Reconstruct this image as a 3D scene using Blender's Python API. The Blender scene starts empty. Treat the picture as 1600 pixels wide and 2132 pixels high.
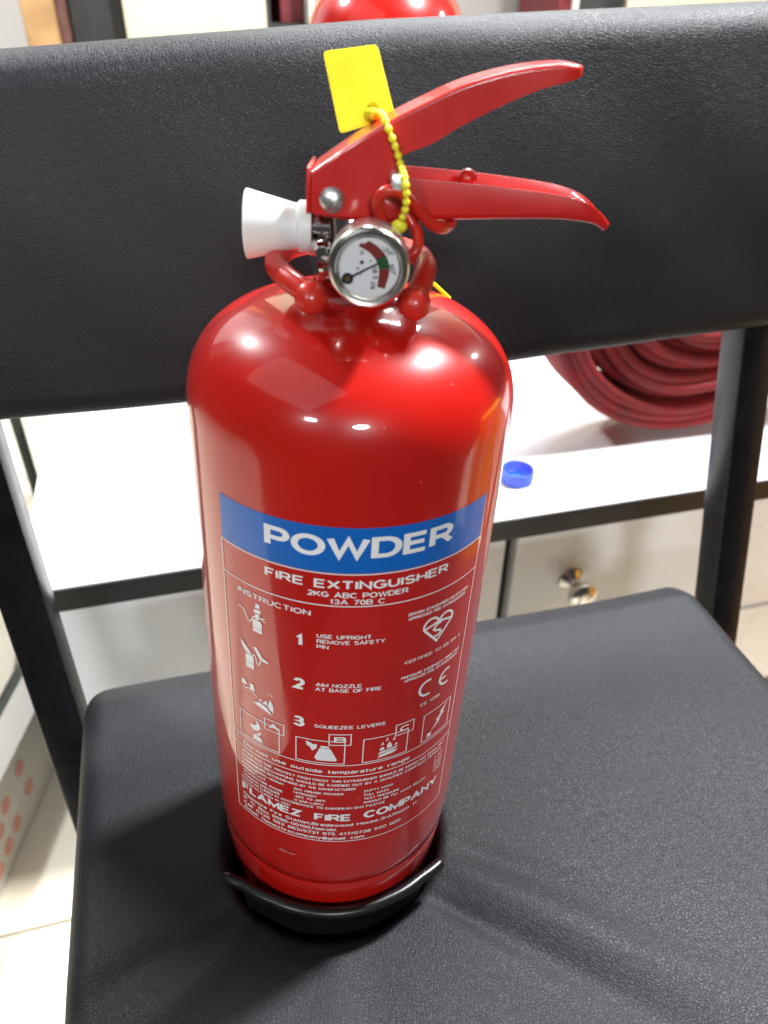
import bpy, bmesh, math, random
import numpy as np
from mathutils import Matrix, Vector

random.seed(7)
rng = np.random.default_rng(7)
scene = bpy.context.scene
col = scene.collection
H = 0.45                      # seat height above the floor; room frame: u right, v back, z above the seat
YAW = math.radians(15.5)
CY, SY = math.cos(YAW), math.sin(YAW)


def room(u, v, z):
    return Vector((u * CY - v * SY, u * SY + v * CY, z + H))


# ------------------------------------------------------------------ camera
cam_d = bpy.data.cameras.new('camera')
cam = bpy.data.objects.new('camera', cam_d)
col.objects.link(cam)
cr = Vector((0.99989372, 0.01076973, 0.00982633))
cu = Vector((-0.01425625, 0.58128277, 0.81357673))
cf = Vector((-0.00305012, 0.81363036, -0.58137453))
M = Matrix.Identity(4)
for i in range(3):
    M[i][0], M[i][1], M[i][2] = cr[i], cu[i], -cf[i]
M[0][3], M[1][3], M[2][3] = 0.02598, -0.23121, 0.37526 + H
cam.matrix_world = M
cam_d.sensor_fit = 'VERTICAL'
cam_d.sensor_height = 36
cam_d.sensor_width = 27
cam_d.lens = 27.05
cam_d.clip_start = 0.01
cam_d.clip_end = 60
cam_d.dof.use_dof = True
cam_d.dof.focus_distance = 0.30
cam_d.dof.aperture_fstop = 11.5
scene.camera = cam

# ------------------------------------------------------------------ light
world = bpy.data.worlds.new('World')
scene.world = world
world.use_nodes = True
bg = world.node_tree.nodes['Background']
bg.inputs['Color'].default_value = (1.0, 0.98, 0.96, 1)
bg.inputs['Strength'].default_value = 0.05


def area(name, pos, target, sx, sy, power, color=(1, 1, 1)):
    d = bpy.data.lights.new(name, 'AREA')
    d.shape = 'ELLIPSE' if sx < 0.6 or 'front' in name else 'RECTANGLE'
    d.size, d.size_y, d.energy, d.color = sx, sy, power, color
    o = bpy.data.objects.new(name, d)
    col.objects.link(o)
    p, t = room(*pos), room(*target)
    o.location = p
    o.rotation_euler = (t - p).to_track_quat('-Z', 'Y').to_euler()
    return o


T0 = (0, 0, 0.2)
LC = (0.965, 0.985, 1.0)
area('ceiling_lamp_right', (0.93, 0.32, 1.52), T0, 0.18, 0.15, 84, LC)
area('ceiling_lamp_right_rear', (1.45, 0.68, 0.95), T0, 0.07, 0.07, 4.0, LC)
area('ceiling_lamp_rear', (-0.66, 1.02, 1.28), T0, 0.14, 0.14, 18, LC)
area('ceiling_lamp_front', (-0.20, -2.2, 1.15), T0, 0.42, 0.18, 24, LC)
area('ceiling_lamp_front_left', (-1.40, -1.7, 1.35), T0, 0.30, 0.12, 15, LC)
area('ceiling_panel_left', (-0.85, -0.25, 1.65), T0, 1.6, 1.1, 3.5, LC)
area('ceiling_panel_back', (0.55, 1.20, 1.40), (0.40, 0.45, 0), 0.7, 0.25, 34, LC)

vs = scene.view_settings
vs.view_transform = 'Standard'
vs.look = 'None'
vs.exposure = 0.0
vs.gamma = 1.0
vs.use_curve_mapping = False
scene.render.engine = 'CYCLES'
scene.cycles.use_denoising = True
scene.cycles.max_bounces = 8
scene.cycles.caustics_reflective = False
scene.cycles.caustics_refractive = False


# ------------------------------------------------------------------ materials
def new_mat(name):
    m = bpy.data.materials.new(name)
    m.use_nodes = True
    nt = m.node_tree
    return m, nt, nt.nodes, nt.links, nt.nodes['Principled BSDF']


def ramp(N, a, b, ca, cb):
    r = N.new('ShaderNodeValToRGB')
    r.color_ramp.elements[0].position, r.color_ramp.elements[1].position = a, b
    r.color_ramp.elements[0].color, r.color_ramp.elements[1].color = ca, cb
    return r


def simple(name, c, rough=0.4, metal=0.0, coat=0.0, var=0.06, scale=60, bump=0.0, bscale=400, rvar=0.08):
    """plain surface with slight procedural variation of colour, gloss and relief"""
    m, nt, N, L, b = new_mat(name)
    tc = N.new('ShaderNodeTexCoord')
    n = N.new('ShaderNodeTexNoise')
    n.inputs['Scale'].default_value = scale
    n.inputs['Detail'].default_value = 4
    L.new(tc.outputs['Object'], n.inputs['Vector'])
    lo = tuple(x * (1 - var) for x in c) + (1,)
    hi = tuple(min(x * (1 + var), 1) for x in c) + (1,)
    r = ramp(N, 0.3, 0.7, lo, hi)
    L.new(n.outputs['Fac'], r.inputs['Fac'])
    L.new(r.outputs['Color'], b.inputs['Base Color'])
    rr = ramp(N, 0.3, 0.75, (rough * (1 - rvar * 2),) * 3 + (1,), (min(rough * (1 + rvar * 3), 1),) * 3 + (1,))
    L.new(n.outputs['Fac'], rr.inputs['Fac'])
    L.new(rr.outputs['Color'], b.inputs['Roughness'])
    b.inputs['Metallic'].default_value = metal
    b.inputs['Coat Weight'].default_value = coat
    b.inputs['Coat Roughness'].default_value = 0.04
    if bump:
        n2 = N.new('ShaderNodeTexNoise')
        n2.inputs['Scale'].default_value = bscale
        n2.inputs['Detail'].default_value = 3
        L.new(tc.outputs['Object'], n2.inputs['Vector'])
        bp = N.new('ShaderNodeBump')
        bp.inputs['Strength'].default_value = bump
        bp.inputs['Distance'].default_value = 0.0005
        L.new(n2.outputs['Fac'], bp.inputs['Height'])
        L.new(bp.outputs['Normal'], b.inputs['Normal'])
    return m


def red_paint():
    m, nt, N, L, b = new_mat('red_gloss_paint')
    tc = N.new('ShaderNodeTexCoord')
    n = N.new('ShaderNodeTexNoise')
    n.inputs['Scale'].default_value = 22
    n.inputs['Detail'].default_value = 5
    L.new(tc.outputs['Object'], n.inputs['Vector'])
    r = ramp(N, 0.3, 0.7, (0.47, 0.0070, 0.004, 1), (0.54, 0.010, 0.006, 1))
    L.new(n.outputs['Fac'], r.inputs['Fac'])
    # dust specks
    v = N.new('ShaderNodeTexVoronoi')
    v.inputs['Scale'].default_value = 260
    v.inputs['Randomness'].default_value = 1
    L.new(tc.outputs['Object'], v.inputs['Vector'])
    sp = ramp(N, 0.05, 0.085, (1, 1, 1, 1), (0, 0, 0, 1))
    L.new(v.outputs['Distance'], sp.inputs['Fac'])
    sel = ramp(N, 0.80, 0.84, (0, 0, 0, 1), (1, 1, 1, 1))
    sepc = N.new('ShaderNodeSeparateColor')
    L.new(v.outputs['Color'], sepc.inputs['Color'])
    L.new(sepc.outputs['Red'], sel.inputs['Fac'])
    mu = N.new('ShaderNodeMath')
    mu.operation = 'MULTIPLY'
    L.new(sp.outputs['Color'], mu.inputs[0])
    L.new(sel.outputs['Color'], mu.inputs[1])
    mu2 = N.new('ShaderNodeMath')
    mu2.operation = 'MULTIPLY'
    mu2.inputs[1].default_value = 0.40
    L.new(mu.outputs[0], mu2.inputs[0])
    mx = N.new('ShaderNodeMix')
    mx.data_type = 'RGBA'
    mx.inputs[7].default_value = (0.75, 0.55, 0.45, 1)
    L.new(mu2.outputs[0], mx.inputs[0])
    L.new(r.outputs['Color'], mx.inputs[6])
    L.new(mx.outputs[2], b.inputs['Base Color'])
    b.inputs['Roughness'].default_value = 0.32
    b.inputs['Specular IOR Level'].default_value = 0.25
    b.inputs['Coat Weight'].default_value = 1.0
    b.inputs['Coat IOR'].default_value = 1.6
    n3 = N.new('ShaderNodeTexNoise')
    n3.inputs['Scale'].default_value = 35
    n3.inputs['Detail'].default_value = 6
    L.new(tc.outputs['Object'], n3.inputs['Vector'])
    cr_ = ramp(N, 0.35, 0.75, (0.02,) * 3 + (1,), (0.17,) * 3 + (1,))
    L.new(n3.outputs['Fac'], cr_.inputs['Fac'])
    L.new(cr_.outputs['Color'], b.inputs['Coat Roughness'])
    # faint orange peel in the paint
    n2 = N.new('ShaderNodeTexNoise')
    n2.inputs['Scale'].default_value = 150
    L.new(tc.outputs['Object'], n2.inputs['Vector'])
    bp = N.new('ShaderNodeBump')
    bp.inputs['Strength'].default_value = 0.05
    bp.inputs['Distance'].default_value = 0.0004
    L.new(n2.outputs['Fac'], bp.inputs['Height'])
    L.new(bp.outputs['Normal'], b.inputs['Coat Normal'])
    return m


def leather():
    m, nt, N, L, b = new_mat('black_leatherette')
    tc = N.new('ShaderNodeTexCoord')
    nz = N.new('ShaderNodeTexNoise')
    nz.inputs['Scale'].default_value = 260
    nz.inputs['Detail'].default_value = 2
    L.new(tc.outputs['Object'], nz.inputs['Vector'])
    add = N.new('ShaderNodeMix')
    add.data_type = 'VECTOR'
    add.inputs[0].default_value = 0.0022
    L.new(tc.outputs['Object'], add.inputs[4])
    L.new(nz.outputs['Color'], add.inputs[5])
    v = N.new('ShaderNodeTexVoronoi')
    v.feature = 'DISTANCE_TO_EDGE'
    v.inputs['Scale'].default_value = 600
    L.new(add.outputs[1], v.inputs['Vector'])
    v2 = N.new('ShaderNodeTexVoronoi')
    v2.feature = 'DISTANCE_TO_EDGE'
    v2.inputs['Scale'].default_value = 1150
    L.new(add.outputs[1], v2.inputs['Vector'])
    r1 = ramp(N, 0.0, 0.16, (0, 0, 0, 1), (1, 1, 1, 1))
    L.new(v.outputs['Distance'], r1.inputs['Fac'])
    r2 = ramp(N, 0.0, 0.14, (0, 0, 0, 1), (1, 1, 1, 1))
    L.new(v2.outputs['Distance'], r2.inputs['Fac'])
    mixh = N.new('ShaderNodeMix')
    mixh.data_type = 'FLOAT'
    mixh.inputs[0].default_value = 0.3
    L.new(r1.outputs['Color'], mixh.inputs[2])
    L.new(r2.outputs['Color'], mixh.inputs[3])
    big = N.new('ShaderNodeTexNoise')
    big.inputs['Scale'].default_value = 14
    big.inputs['Detail'].default_value = 3
    L.new(tc.outputs['Object'], big.inputs['Vector'])
    c = ramp(N, 0.3, 0.7, (0.012, 0.0132, 0.0160, 1), (0.017, 0.0182, 0.0215, 1))
    L.new(big.outputs['Fac'], c.inputs['Fac'])
    L.new(c.outputs['Color'], b.inputs['Base Color'])
    rr = ramp(N, 0.3, 0.75, (0.46,) * 3 + (1,), (0.56,) * 3 + (1,))
    L.new(big.outputs['Fac'], rr.inputs['Fac'])
    L.new(rr.outputs['Color'], b.inputs['Roughness'])
    b.inputs['Specular IOR Level'].default_value = 0.30
    bp = N.new('ShaderNodeBump')
    bp.inputs['Strength'].default_value = 0.52
    bp.inputs['Distance'].default_value = 0.00028
    L.new(mixh.outputs[0], bp.inputs['Height'])
    L.new(bp.outputs['Normal'], b.inputs['Normal'])
    return m


def clear_glass():
    m, nt, N, L, b = new_mat('gauge_glass')
    N.remove(b)
    out = N['Material Output']
    t = N.new('ShaderNodeBsdfTransparent')
    g = N.new('ShaderNodeBsdfGlossy')
    g.inputs['Roughness'].default_value = 0.03
    f = N.new('ShaderNodeFresnel')
    f.inputs['IOR'].default_value = 1.45
    mx = N.new('ShaderNodeMixShader')
    L.new(f.outputs[0], mx.inputs[0])
    L.new(t.outputs[0], mx.inputs[1])
    L.new(g.outputs[0], mx.inputs[2])
    L.new(mx.outputs[0], out.inputs['Surface'])
    return m


def print_mat(name, c, wear=True):
    """screen-printed ink, slightly worn, under the same gloss as the paint"""
    m, nt, N, L, b = new_mat(name)
    tc = N.new('ShaderNodeTexCoord')
    n = N.new('ShaderNodeTexNoise')
    n.inputs['Scale'].default_value = 120
    n.inputs['Detail'].default_value = 5
    L.new(tc.outputs['Object'], n.inputs['Vector'])
    r = ramp(N, 0.3, 0.7, tuple(x * 0.93 for x in c) + (1,), c + (1,))
    L.new(n.outputs['Fac'], r.inputs['Fac'])
    L.new(r.outputs['Color'], b.inputs['Base Color'])
    b.inputs['Roughness'].default_value = 0.42
    b.inputs['Coat Weight'].default_value = 0.6
    b.inputs['Coat Roughness'].default_value = 0.05
    return m


def tile_mat():
    m, nt, N, L, b = new_mat('cream_floor_tile')
    tc = N.new('ShaderNodeTexCoord')
    n = N.new('ShaderNodeTexNoise')
    n.inputs['Scale'].default_value = 5
    n.inputs['Detail'].default_value = 8
    n.inputs['Distortion'].default_value = 1.2
    L.new(tc.outputs['Object'], n.inputs['Vector'])
    r = ramp(N, 0.3, 0.75, (0.73, 0.655, 0.51, 1), (0.82, 0.77, 0.64, 1))
    L.new(n.outputs['Fac'], r.inputs['Fac'])
    L.new(r.outputs['Color'], b.inputs['Base Color'])
    b.inputs['Roughness'].default_value = 0.22
    return m


RED = red_paint()
RED_PLASTIC = simple('red_plastic', (0.60, 0.026, 0.014), 0.34, coat=0.3, bump=0.05)
RED_LEVER = simple('red_lever_enamel', (0.57, 0.012, 0.008), 0.36, coat=0.5, bump=0.04, bscale=220)
LEATHER = leather()
BLACK_METAL = simple('black_enamelled_steel', (0.008, 0.008, 0.010), 0.26, bump=0.06, bscale=160)
BLACK_METAL.node_tree.nodes['Principled BSDF'].inputs['Specular IOR Level'].default_value = 0.3
BLACK_PLASTIC = simple('black_plastic', (0.007, 0.007, 0.008), 0.30, bump=0.05)
CHROME = simple('chrome', (0.72, 0.70, 0.68), 0.12, metal=1.0, var=0.1, bump=0.12, bscale=260)
NICKEL = simple('scratched_nickel', (0.68, 0.66, 0.61), 0.22, metal=1.0, var=0.12, scale=180, bump=0.12, bscale=320)
STEEL = simple('zinc_steel', (0.70, 0.72, 0.70), 0.40, metal=1.0, var=0.15, scale=300, bump=0.3, bscale=700)
WHITE_PLASTIC = simple('white_nozzle_plastic', (0.83, 0.81, 0.78), 0.38, var=0.02, bump=0.04)
WHITE_PLASTIC.node_tree.nodes['Principled BSDF'].inputs['Subsurface Weight'].default_value = 0.15
YELLOW = simple('yellow_plastic', (0.93, 0.83, 0.03), 0.42, var=0.08, scale=90, bump=0.15, bscale=160)
yb = YELLOW.node_tree.nodes['Principled BSDF']
yb.inputs['Subsurface Weight'].default_value = 0.5
yb.inputs['Subsurface Radius'].default_value = (1.0, 0.9, 0.2)
yb.inputs['Subsurface Scale'].default_value = 0.004
WHITE_INK = print_mat('white_ink', (0.90, 0.90, 0.90))
BLUE_INK = print_mat('blue_ink', (0.0015, 0.13, 0.52))
DIAL_WHITE = simple('dial_white', (0.80, 0.80, 0.82), 0.4, var=0.02)
DIAL_RED = simple('dial_dark_red', (0.19, 0.014, 0.010), 0.45)
DIAL_GREEN = simple('dial_green', (0.008, 0.10, 0.018), 0.45)
DIAL_BLACK = simple('dial_black', (0.012, 0.013, 0.022), 0.4)
BRASS = simple('brass', (0.55, 0.40, 0.12), 0.3, metal=1.0)
GLASS = clear_glass()
LAMINATE = simple('white_laminate', (0.68, 0.68, 0.68), 0.18, var=0.02, scale=12, bump=0.02)
DRAWER_WHITE = simple('white_drawer_board', (0.85, 0.89, 0.94), 0.30, var=0.03, scale=9, bump=0.03)
BLACK_EDGE = simple('black_edge_band', (0.012, 0.012, 0.014), 0.4)
HOSE_RED = simple('red_canvas_hose', (0.20, 0.010, 0.013), 0.85, var=0.25, scale=40, bump=0.5, bscale=900)
BLUE_PLASTIC = simple('blue_cap_plastic', (0.025, 0.11, 0.72), 0.40, var=0.05, bump=0.05)
BLUE_PLASTIC.node_tree.nodes['Principled BSDF'].inputs['Subsurface Weight'].default_value = 0.1
TILE = tile_mat()
GROUT = simple('grey_grout', (0.34, 0.30, 0.22), 0.8, bump=0.3)
WOOD = simple('tan_wood', (0.50, 0.29, 0.12), 0.45, var=0.25, scale=18, bump=0.1)
DARK_WOOD = simple('dark_brown_trim', (0.13, 0.055, 0.04), 0.5, var=0.2)
DARK_CLOTH = simple('charcoal_board', (0.03, 0.03, 0.028), 0.6, var=0.4, scale=14)
CREAM = simple('cream_board', (0.72, 0.64, 0.44), 0.5, var=0.06, scale=8, bump=0.08)
GREY_WALL = simple('grey_wall_paint', (0.33, 0.31, 0.28), 0.7, var=0.12, scale=3)
WHITE_WALL = simple('white_door_paint', (0.86, 0.87, 0.88), 0.4, var=0.02, scale=6)
RED_BOX = simple('dull_red_box', (0.16, 0.02, 0.025), 0.5, var=0.2)
CARTON = simple('white_carton', (0.66, 0.63, 0.57), 0.6, var=0.05, scale=30, bump=0.1)
CARTON_INK = simple('pale_red_print', (0.72, 0.34, 0.28), 0.6, var=0.12, scale=200)
GREEN_METAL = simple('dark_green_metal', (0.035, 0.045, 0.035), 0.4)
ORANGE = simple('orange_carton', (0.78, 0.36, 0.008), 0.5, var=0.08)


# ------------------------------------------------------------------ mesh helpers
def empty(name, loc, rot=None):
    o = bpy.data.objects.new(name, None)
    o.empty_display_size = 0.02
    col.objects.link(o)
    o.location = loc
    o.rotation_euler = rot if rot is not None else (0, 0, YAW)
    return o


def tag(o, label, cat=None, group=None):
    o['label'] = label
    if cat:
        o['category'] = cat
    if group:
        o['group'] = group
    return o


class Thing:
    """a top-level Empty whose parts are given in a shared frame; origin = where the Empty stands in that frame"""
    def __init__(self, name, label, cat, origin, group=None, ext=False):
        self.o = Vector(origin)
        if ext:
            self.root = empty(name, EXT_M @ self.o, EXT_M.to_euler())
        else:
            self.root = empty(name, room(*origin))
        tag(self.root, label, cat, group)


def build(name, verts, faces, mat, thing=None, parent=None, smooth=True, angle=40, origin=None):
    """one mesh object; verts in the thing's frame. parent = a part when this is a sub-part"""
    me = bpy.data.meshes.new(name)
    off = thing.o if thing else Vector(origin or (0, 0, 0))
    me.from_pydata([tuple(Vector(v) - off) for v in verts], [], faces)
    me.validate()
    bm = bmesh.new()
    bm.from_mesh(me)
    bmesh.ops.remove_doubles(bm, verts=bm.verts, dist=1e-7)
    bmesh.ops.recalc_face_normals(bm, faces=bm.faces)
    if smooth:
        ca = math.radians(angle)
        for f in bm.faces:
            f.smooth = True
        for e in bm.edges:
            if len(e.link_faces) == 2 and e.calc_face_angle(0) > ca:
                e.smooth = False
    bm.to_mesh(me)
    bm.free()
    me.materials.append(mat)
    o = bpy.data.objects.new(name, me)
    col.objects.link(o)
    if parent is not None:
        o.parent = parent
    elif thing is not None:
        o.parent = thing.root
    return o


def lathe(profile, n=48, axis=Vector((0, 0, 1)), origin=Vector((0, 0, 0)), rfun=None):
    """profile of (radius, height) along axis"""
    axis = Vector(axis).normalized()
    a = Vector((1, 0, 0)) if abs(axis.x) < 0.9 else Vector((0, 1, 0))
    e1 = (a - axis * a.dot(axis)).normalized()
    e2 = axis.cross(e1)
    V, F = [], []
    for r, h in profile:
        for k in range(n):
            t = 2 * math.pi * k / n
            rr = r * (rfun(t) if rfun else 1)
            V.append(Vector(origin) + axis * h + e1 * (rr * math.cos(t)) + e2 * (rr * math.sin(t)))
    m = len(profile)
    for i in range(m - 1):
        for k in range(n):
            F.append((i * n + k, i * n + (k + 1) % n, (i + 1) * n + (k + 1) % n, (i + 1) * n + k))
    if profile[0][0] > 1e-6:
        F.append(tuple(range(n)))
    if profile[-1][0] > 1e-6:
        F.append(tuple((m - 1) * n + k for k in range(n)))
    return V, F


def open_lathe(profile, n=48, **kw):
    V, F = lathe(profile, n, **kw)
    return V, [f for f in F if len(f) == 4]


def smooth_path(P, k=6):
    """Catmull-Rom"""
    P = [Vector(p) for p in P]
    Q = [P[0] * 2 - P[1]] + P + [P[-1] * 2 - P[-2]]
    out = []
    for i in range(1, len(Q) - 2):
        for j in range(k):
            t = j / k
            a, b, c, d = Q[i - 1], Q[i], Q[i + 1], Q[i + 2]
            out.append(0.5 * ((2 * b) + (c - a) * t + (2 * a - 5 * b + 4 * c - d) * t * t + (3 * b - a - 3 * c + d) * t ** 3))
    out.append(P[-1])
    return out


def tube(P, R, n=10, cap=True):
    P = [Vector(p) for p in P]
    m = len(P)
    R = [R] * m if isinstance(R, (int, float)) else R
    if cap:   # round the ends
        t0 = (P[0] - P[1]).normalized()
        t1 = (P[-1] - P[-2]).normalized()
        pre = [(P[0] + t0 * R[0] * s, R[0] * math.sqrt(max(1 - s * s, 0.0004))) for s in (1.0, 0.85, 0.5)]
        post = [(P[-1] + t1 * R[-1] * s, R[-1] * math.sqrt(max(1 - s * s, 0.0004))) for s in (0.5, 0.85, 1.0)]
        P = [a for a, _ in pre] + P + [a for a, _ in post]
        R = [b for _, b in pre] + R + [b for _, b in post]
        m = len(P)
    V, F = [], []
    t = (P[1] - P[0]).normalized()
    a = Vector((0, 0, 1)) if abs(t.z) < 0.9 else Vector((1, 0, 0))
    nrm = (a - t * a.dot(t)).normalized()
    for i in range(m):
        tt = (P[min(i + 1, m - 1)] - P[max(i - 1, 0)]).normalized()
        nrm = (nrm - tt * nrm.dot(tt)).normalized()
        bn = tt.cross(nrm)
        for k in range(n):
            an = 2 * math.pi * k / n
            V.append(P[i] + (nrm * math.cos(an) + bn * math.sin(an)) * R[i])
    for i in range(m - 1):
        for k in range(n):
            F.append((i * n + k, i * n + (k + 1) % n, (i + 1) * n + (k + 1) % n, (i + 1) * n + k))
    F.append(tuple(range(n)))
    F.append(tuple((m - 1) * n + k for k in range(n)))
    return V, F


def sphere(c, r, n=16, m=10, sq=(1, 1, 1)):
    prof = [(max(r * math.sin(math.pi * i / m), 1e-7), -r * math.cos(math.pi * i / m)) for i in range(m + 1)]
    V, F = open_lathe(prof, n)
    return [Vector(c) + Vector((v.x * sq[0], v.y * sq[1], v.z * sq[2])) for v in V], F


def box(a, b, bev=0.0, seg=2):
    bm = bmesh.new()
    bmesh.ops.create_cube(bm, size=1)
    a, b = Vector(a), Vector(b)
    for v in bm.verts:
        v.co = Vector(((a.x + b.x) / 2 + v.co.x * abs(b.x - a.x), (a.y + b.y) / 2 + v.co.y * abs(b.y - a.y),
                       (a.z + b.z) / 2 + v.co.z * abs(b.z - a.z)))
    if bev:
        bmesh.ops.bevel(bm, geom=list(bm.edges), offset=bev, segments=seg, affect='EDGES', profile=0.5)
    V = [v.co.copy() for v in bm.verts]
    bm.verts.index_update()
    F = [tuple(v.index for v in f.verts) for f in bm.faces]
    bm.free()
    return V, F


def join(*parts):
    V, F = [], []
    for v, f in parts:
        k = len(V)
        V += list(v)
        F += [tuple(i + k for i in q) for q in f]
    return V, F


def bar(P, w, d, bev=0.002):
    """square tube along the polyline P, section w (u) by d (v), corners eased"""
    sec = []
    for sx, sy in ((1, 1), (-1, 1), (-1, -1), (1, -1)):
        cx, cy = sx * (w / 2 - bev), sy * (d / 2 - bev)
        a0 = math.atan2(sy, sx) - math.pi / 4
        for k in range(3):
            a = a0 + k * math.pi / 4
            sec.append((cx + bev * math.cos(a), cy + bev * math.sin(a)))
    n = len(sec)
    V, F = [], []
    for p in P:
        for x, y in sec:
            V.append(Vector((p[0] + x, p[1] + y, p[2])))
    for i in range(len(P) - 1):
        for k in range(n):
            F.append((i * n + k, i * n + (k + 1) % n, (i + 1) * n + (k + 1) % n, (i + 1) * n + k))
    F.append(tuple(range(n)))
    F.append(tuple((len(P) - 1) * n + k for k in range(n)))
    return V, F


# ------------------------------------------------------------------ the setting: tiled floor, wall behind
fl = build('floor', *box((-2.44, -0.35, -H - 0.06), (2.06, 1.75, -H - 0.004)), GROUT, smooth=False)
fl.location = room(0, 0, -H) - Vector((0, 0, 0))
fl.location.z = H
fl.rotation_euler = (0, 0, YAW)
fl['kind'] = 'structure'
tile_me = None
TS = 0.30
tile_v, tile_f = box((-TS / 2 + 0.0015, -TS / 2 + 0.0015, -0.006), (TS / 2 - 0.0015, TS / 2 - 0.0015, 0.0), 0.0012, 1)
first = None
for i in range(-7, 8):
    for j in range(-2, 5):
        u, v = -0.342 + TS * (i + 0.5), 0.25 + TS * (j + 0.5)
        if v + TS / 2 > 1.74:
            continue
        if first is None:
            first = build('tile', tile_v, tile_f, TILE, parent=fl, smooth=False)
            t = first
        else:
            t = first.copy()
            col.objects.link(t)
            t.parent = fl
        t.location = (u, v, -H + random.uniform(-0.0003, 0.0003))
wall = build('wall', *box((-1.6, 1.76, 0), (3.4, 1.86, 2.6)), GREY_WALL, smooth=False)
wall.rotation_euler = (0, 0, YAW)
wall['kind'] = 'structure'

# ------------------------------------------------------------------ chair
chair = Thing('chair', 'black leatherette chair with padded seat and backrest carrying the extinguisher', 'chair', (0.085, -0.07, -H))

SU0, SU1, SV0, SV1, SZ = -0.131, 0.293, -0.30, 0.142, 0.011


def seat_height(u, v):
    """dent under the extinguisher and the pull folds running forward from it"""
    r = math.hypot(u, v)
    z = 0.0
    z -= 0.035 * (1 / (1 + (r / 0.0528) ** 36)) + 0.004 / (1 + (r / 0.078) ** 6)
    def fold(ang, width, depth, r0, r1, off=0.0):
        ca, sa = math.cos(ang), math.sin(ang)
        al = u * ca + v * sa
        ac = -u * sa + v * ca - off
        if al < 0:
            return 0
        env = 1 / (1 + math.exp(-(al - r0) / 0.006)) / (1 + math.exp((al - r1) / 0.025))
        w = width * (0.6 + al / 0.16)
        return depth * env * math.exp(-(ac / w) ** 2)
    z += fold(math.radians(-45), 0.0050, -0.0034, 0.060, 0.17, -0.006)
    z += fold(math.radians(-42), 0.0060, 0.0025, 0.060, 0.18, 0.007)
    z += fold(math.radians(-38), 0.0050, -0.0016, 0.062, 0.17, 0.016)
    z += fold(math.radians(-156), 0.0065, -0.0050, 0.055, 0.12, 0.004)
    z += fold(math.radians(-150), 0.0070, 0.0034, 0.055, 0.13, 0.016)
    z += fold(math.radians(-100), 0.0100, 0.0016, 0.060, 0.13, 0.0)
    z += 0.0012 * math.sin(u * 31 + 1.3) * math.sin(v * 27 + 0.4)
    return z


def cushion(u0, u1, v0, v1, zt, thick, rad, hf):
    cu_, cv_ = (u0 + u1) / 2, (v0 + v1) / 2
    a, b = (u1 - u0) / 2, (v1 - v0) / 2
    def coords(h, cen):
        # finer rows where the extinguisher presses in
        mid, x = [], -(h - rad)
        while x < h - rad - 1e-6:
            mid.append(x)
            x += 0.0013 if abs(x + cen) < 0.066 else 0.003
        mid.append(h - rad)
        arc = [h - rad + rad * math.sin(math.pi / 2 * k / 8) for k in range(1, 9)]
        return [-x for x in reversed(arc)] + mid + arc
    X, Y = coords(a, cu_), coords(b, cv_)
    V, F = [], []
    for y in Y:
        for x in X:
            dx, dy = max(0, abs(x) - (a - rad)), max(0, abs(y) - (b - rad))
            d = math.hypot(dx, dy)
            px, py = x, y
            if d > rad:
                s = rad / d
                px = math.copysign(a - rad + dx * s, x) if dx > 0 else x
                py = math.copysign(b - rad + dy * s, y) if dy > 0 else y
                d = rad
            z = zt - rad + math.sqrt(max(rad * rad - d * d, 0))
            # long bevel along the rear edge of the seat
            u, v = cu_ + px, cv_ + py
            k = max(0.0, v - (v1 - 0.030)) / 0.030
            z -= 0.015 * k ** 1.1
            V.append((u, v, z + hf(u, v)))
    nx, ny = len(X), len(Y)
    for j in range(ny - 1):
        for i in range(nx - 1):
            F.append((j * nx + i, j * nx + i + 1, (j + 1) * nx + i + 1, (j + 1) * nx + i))
    loop = [i for i in range(nx)] + [j * nx + nx - 1 for j in range(1, ny)] + \
           [(ny - 1) * nx + i for i in range(nx - 2, -1, -1)] + [j * nx for j in range(ny - 2, 0, -1)]
    base = len(V)
    for i in loop:
        V.append((V[i][0], V[i][1], zt - thick))
    n = len(loop)
    for k in range(n):
        F.append((loop[k], loop[(k + 1) % n], base + (k + 1) % n, base + k))
    F.append(tuple(base + k for k in range(n)))
    return V, F


seat = build('seat', *cushion(SU0, SU1, SV0, SV1, SZ, 0.062, 0.015, seat_height), LEATHER, chair, angle=75)

# backrest: a padded slab, slightly dished, leaning back
BU0, BU1 = -0.215, 0.352


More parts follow.
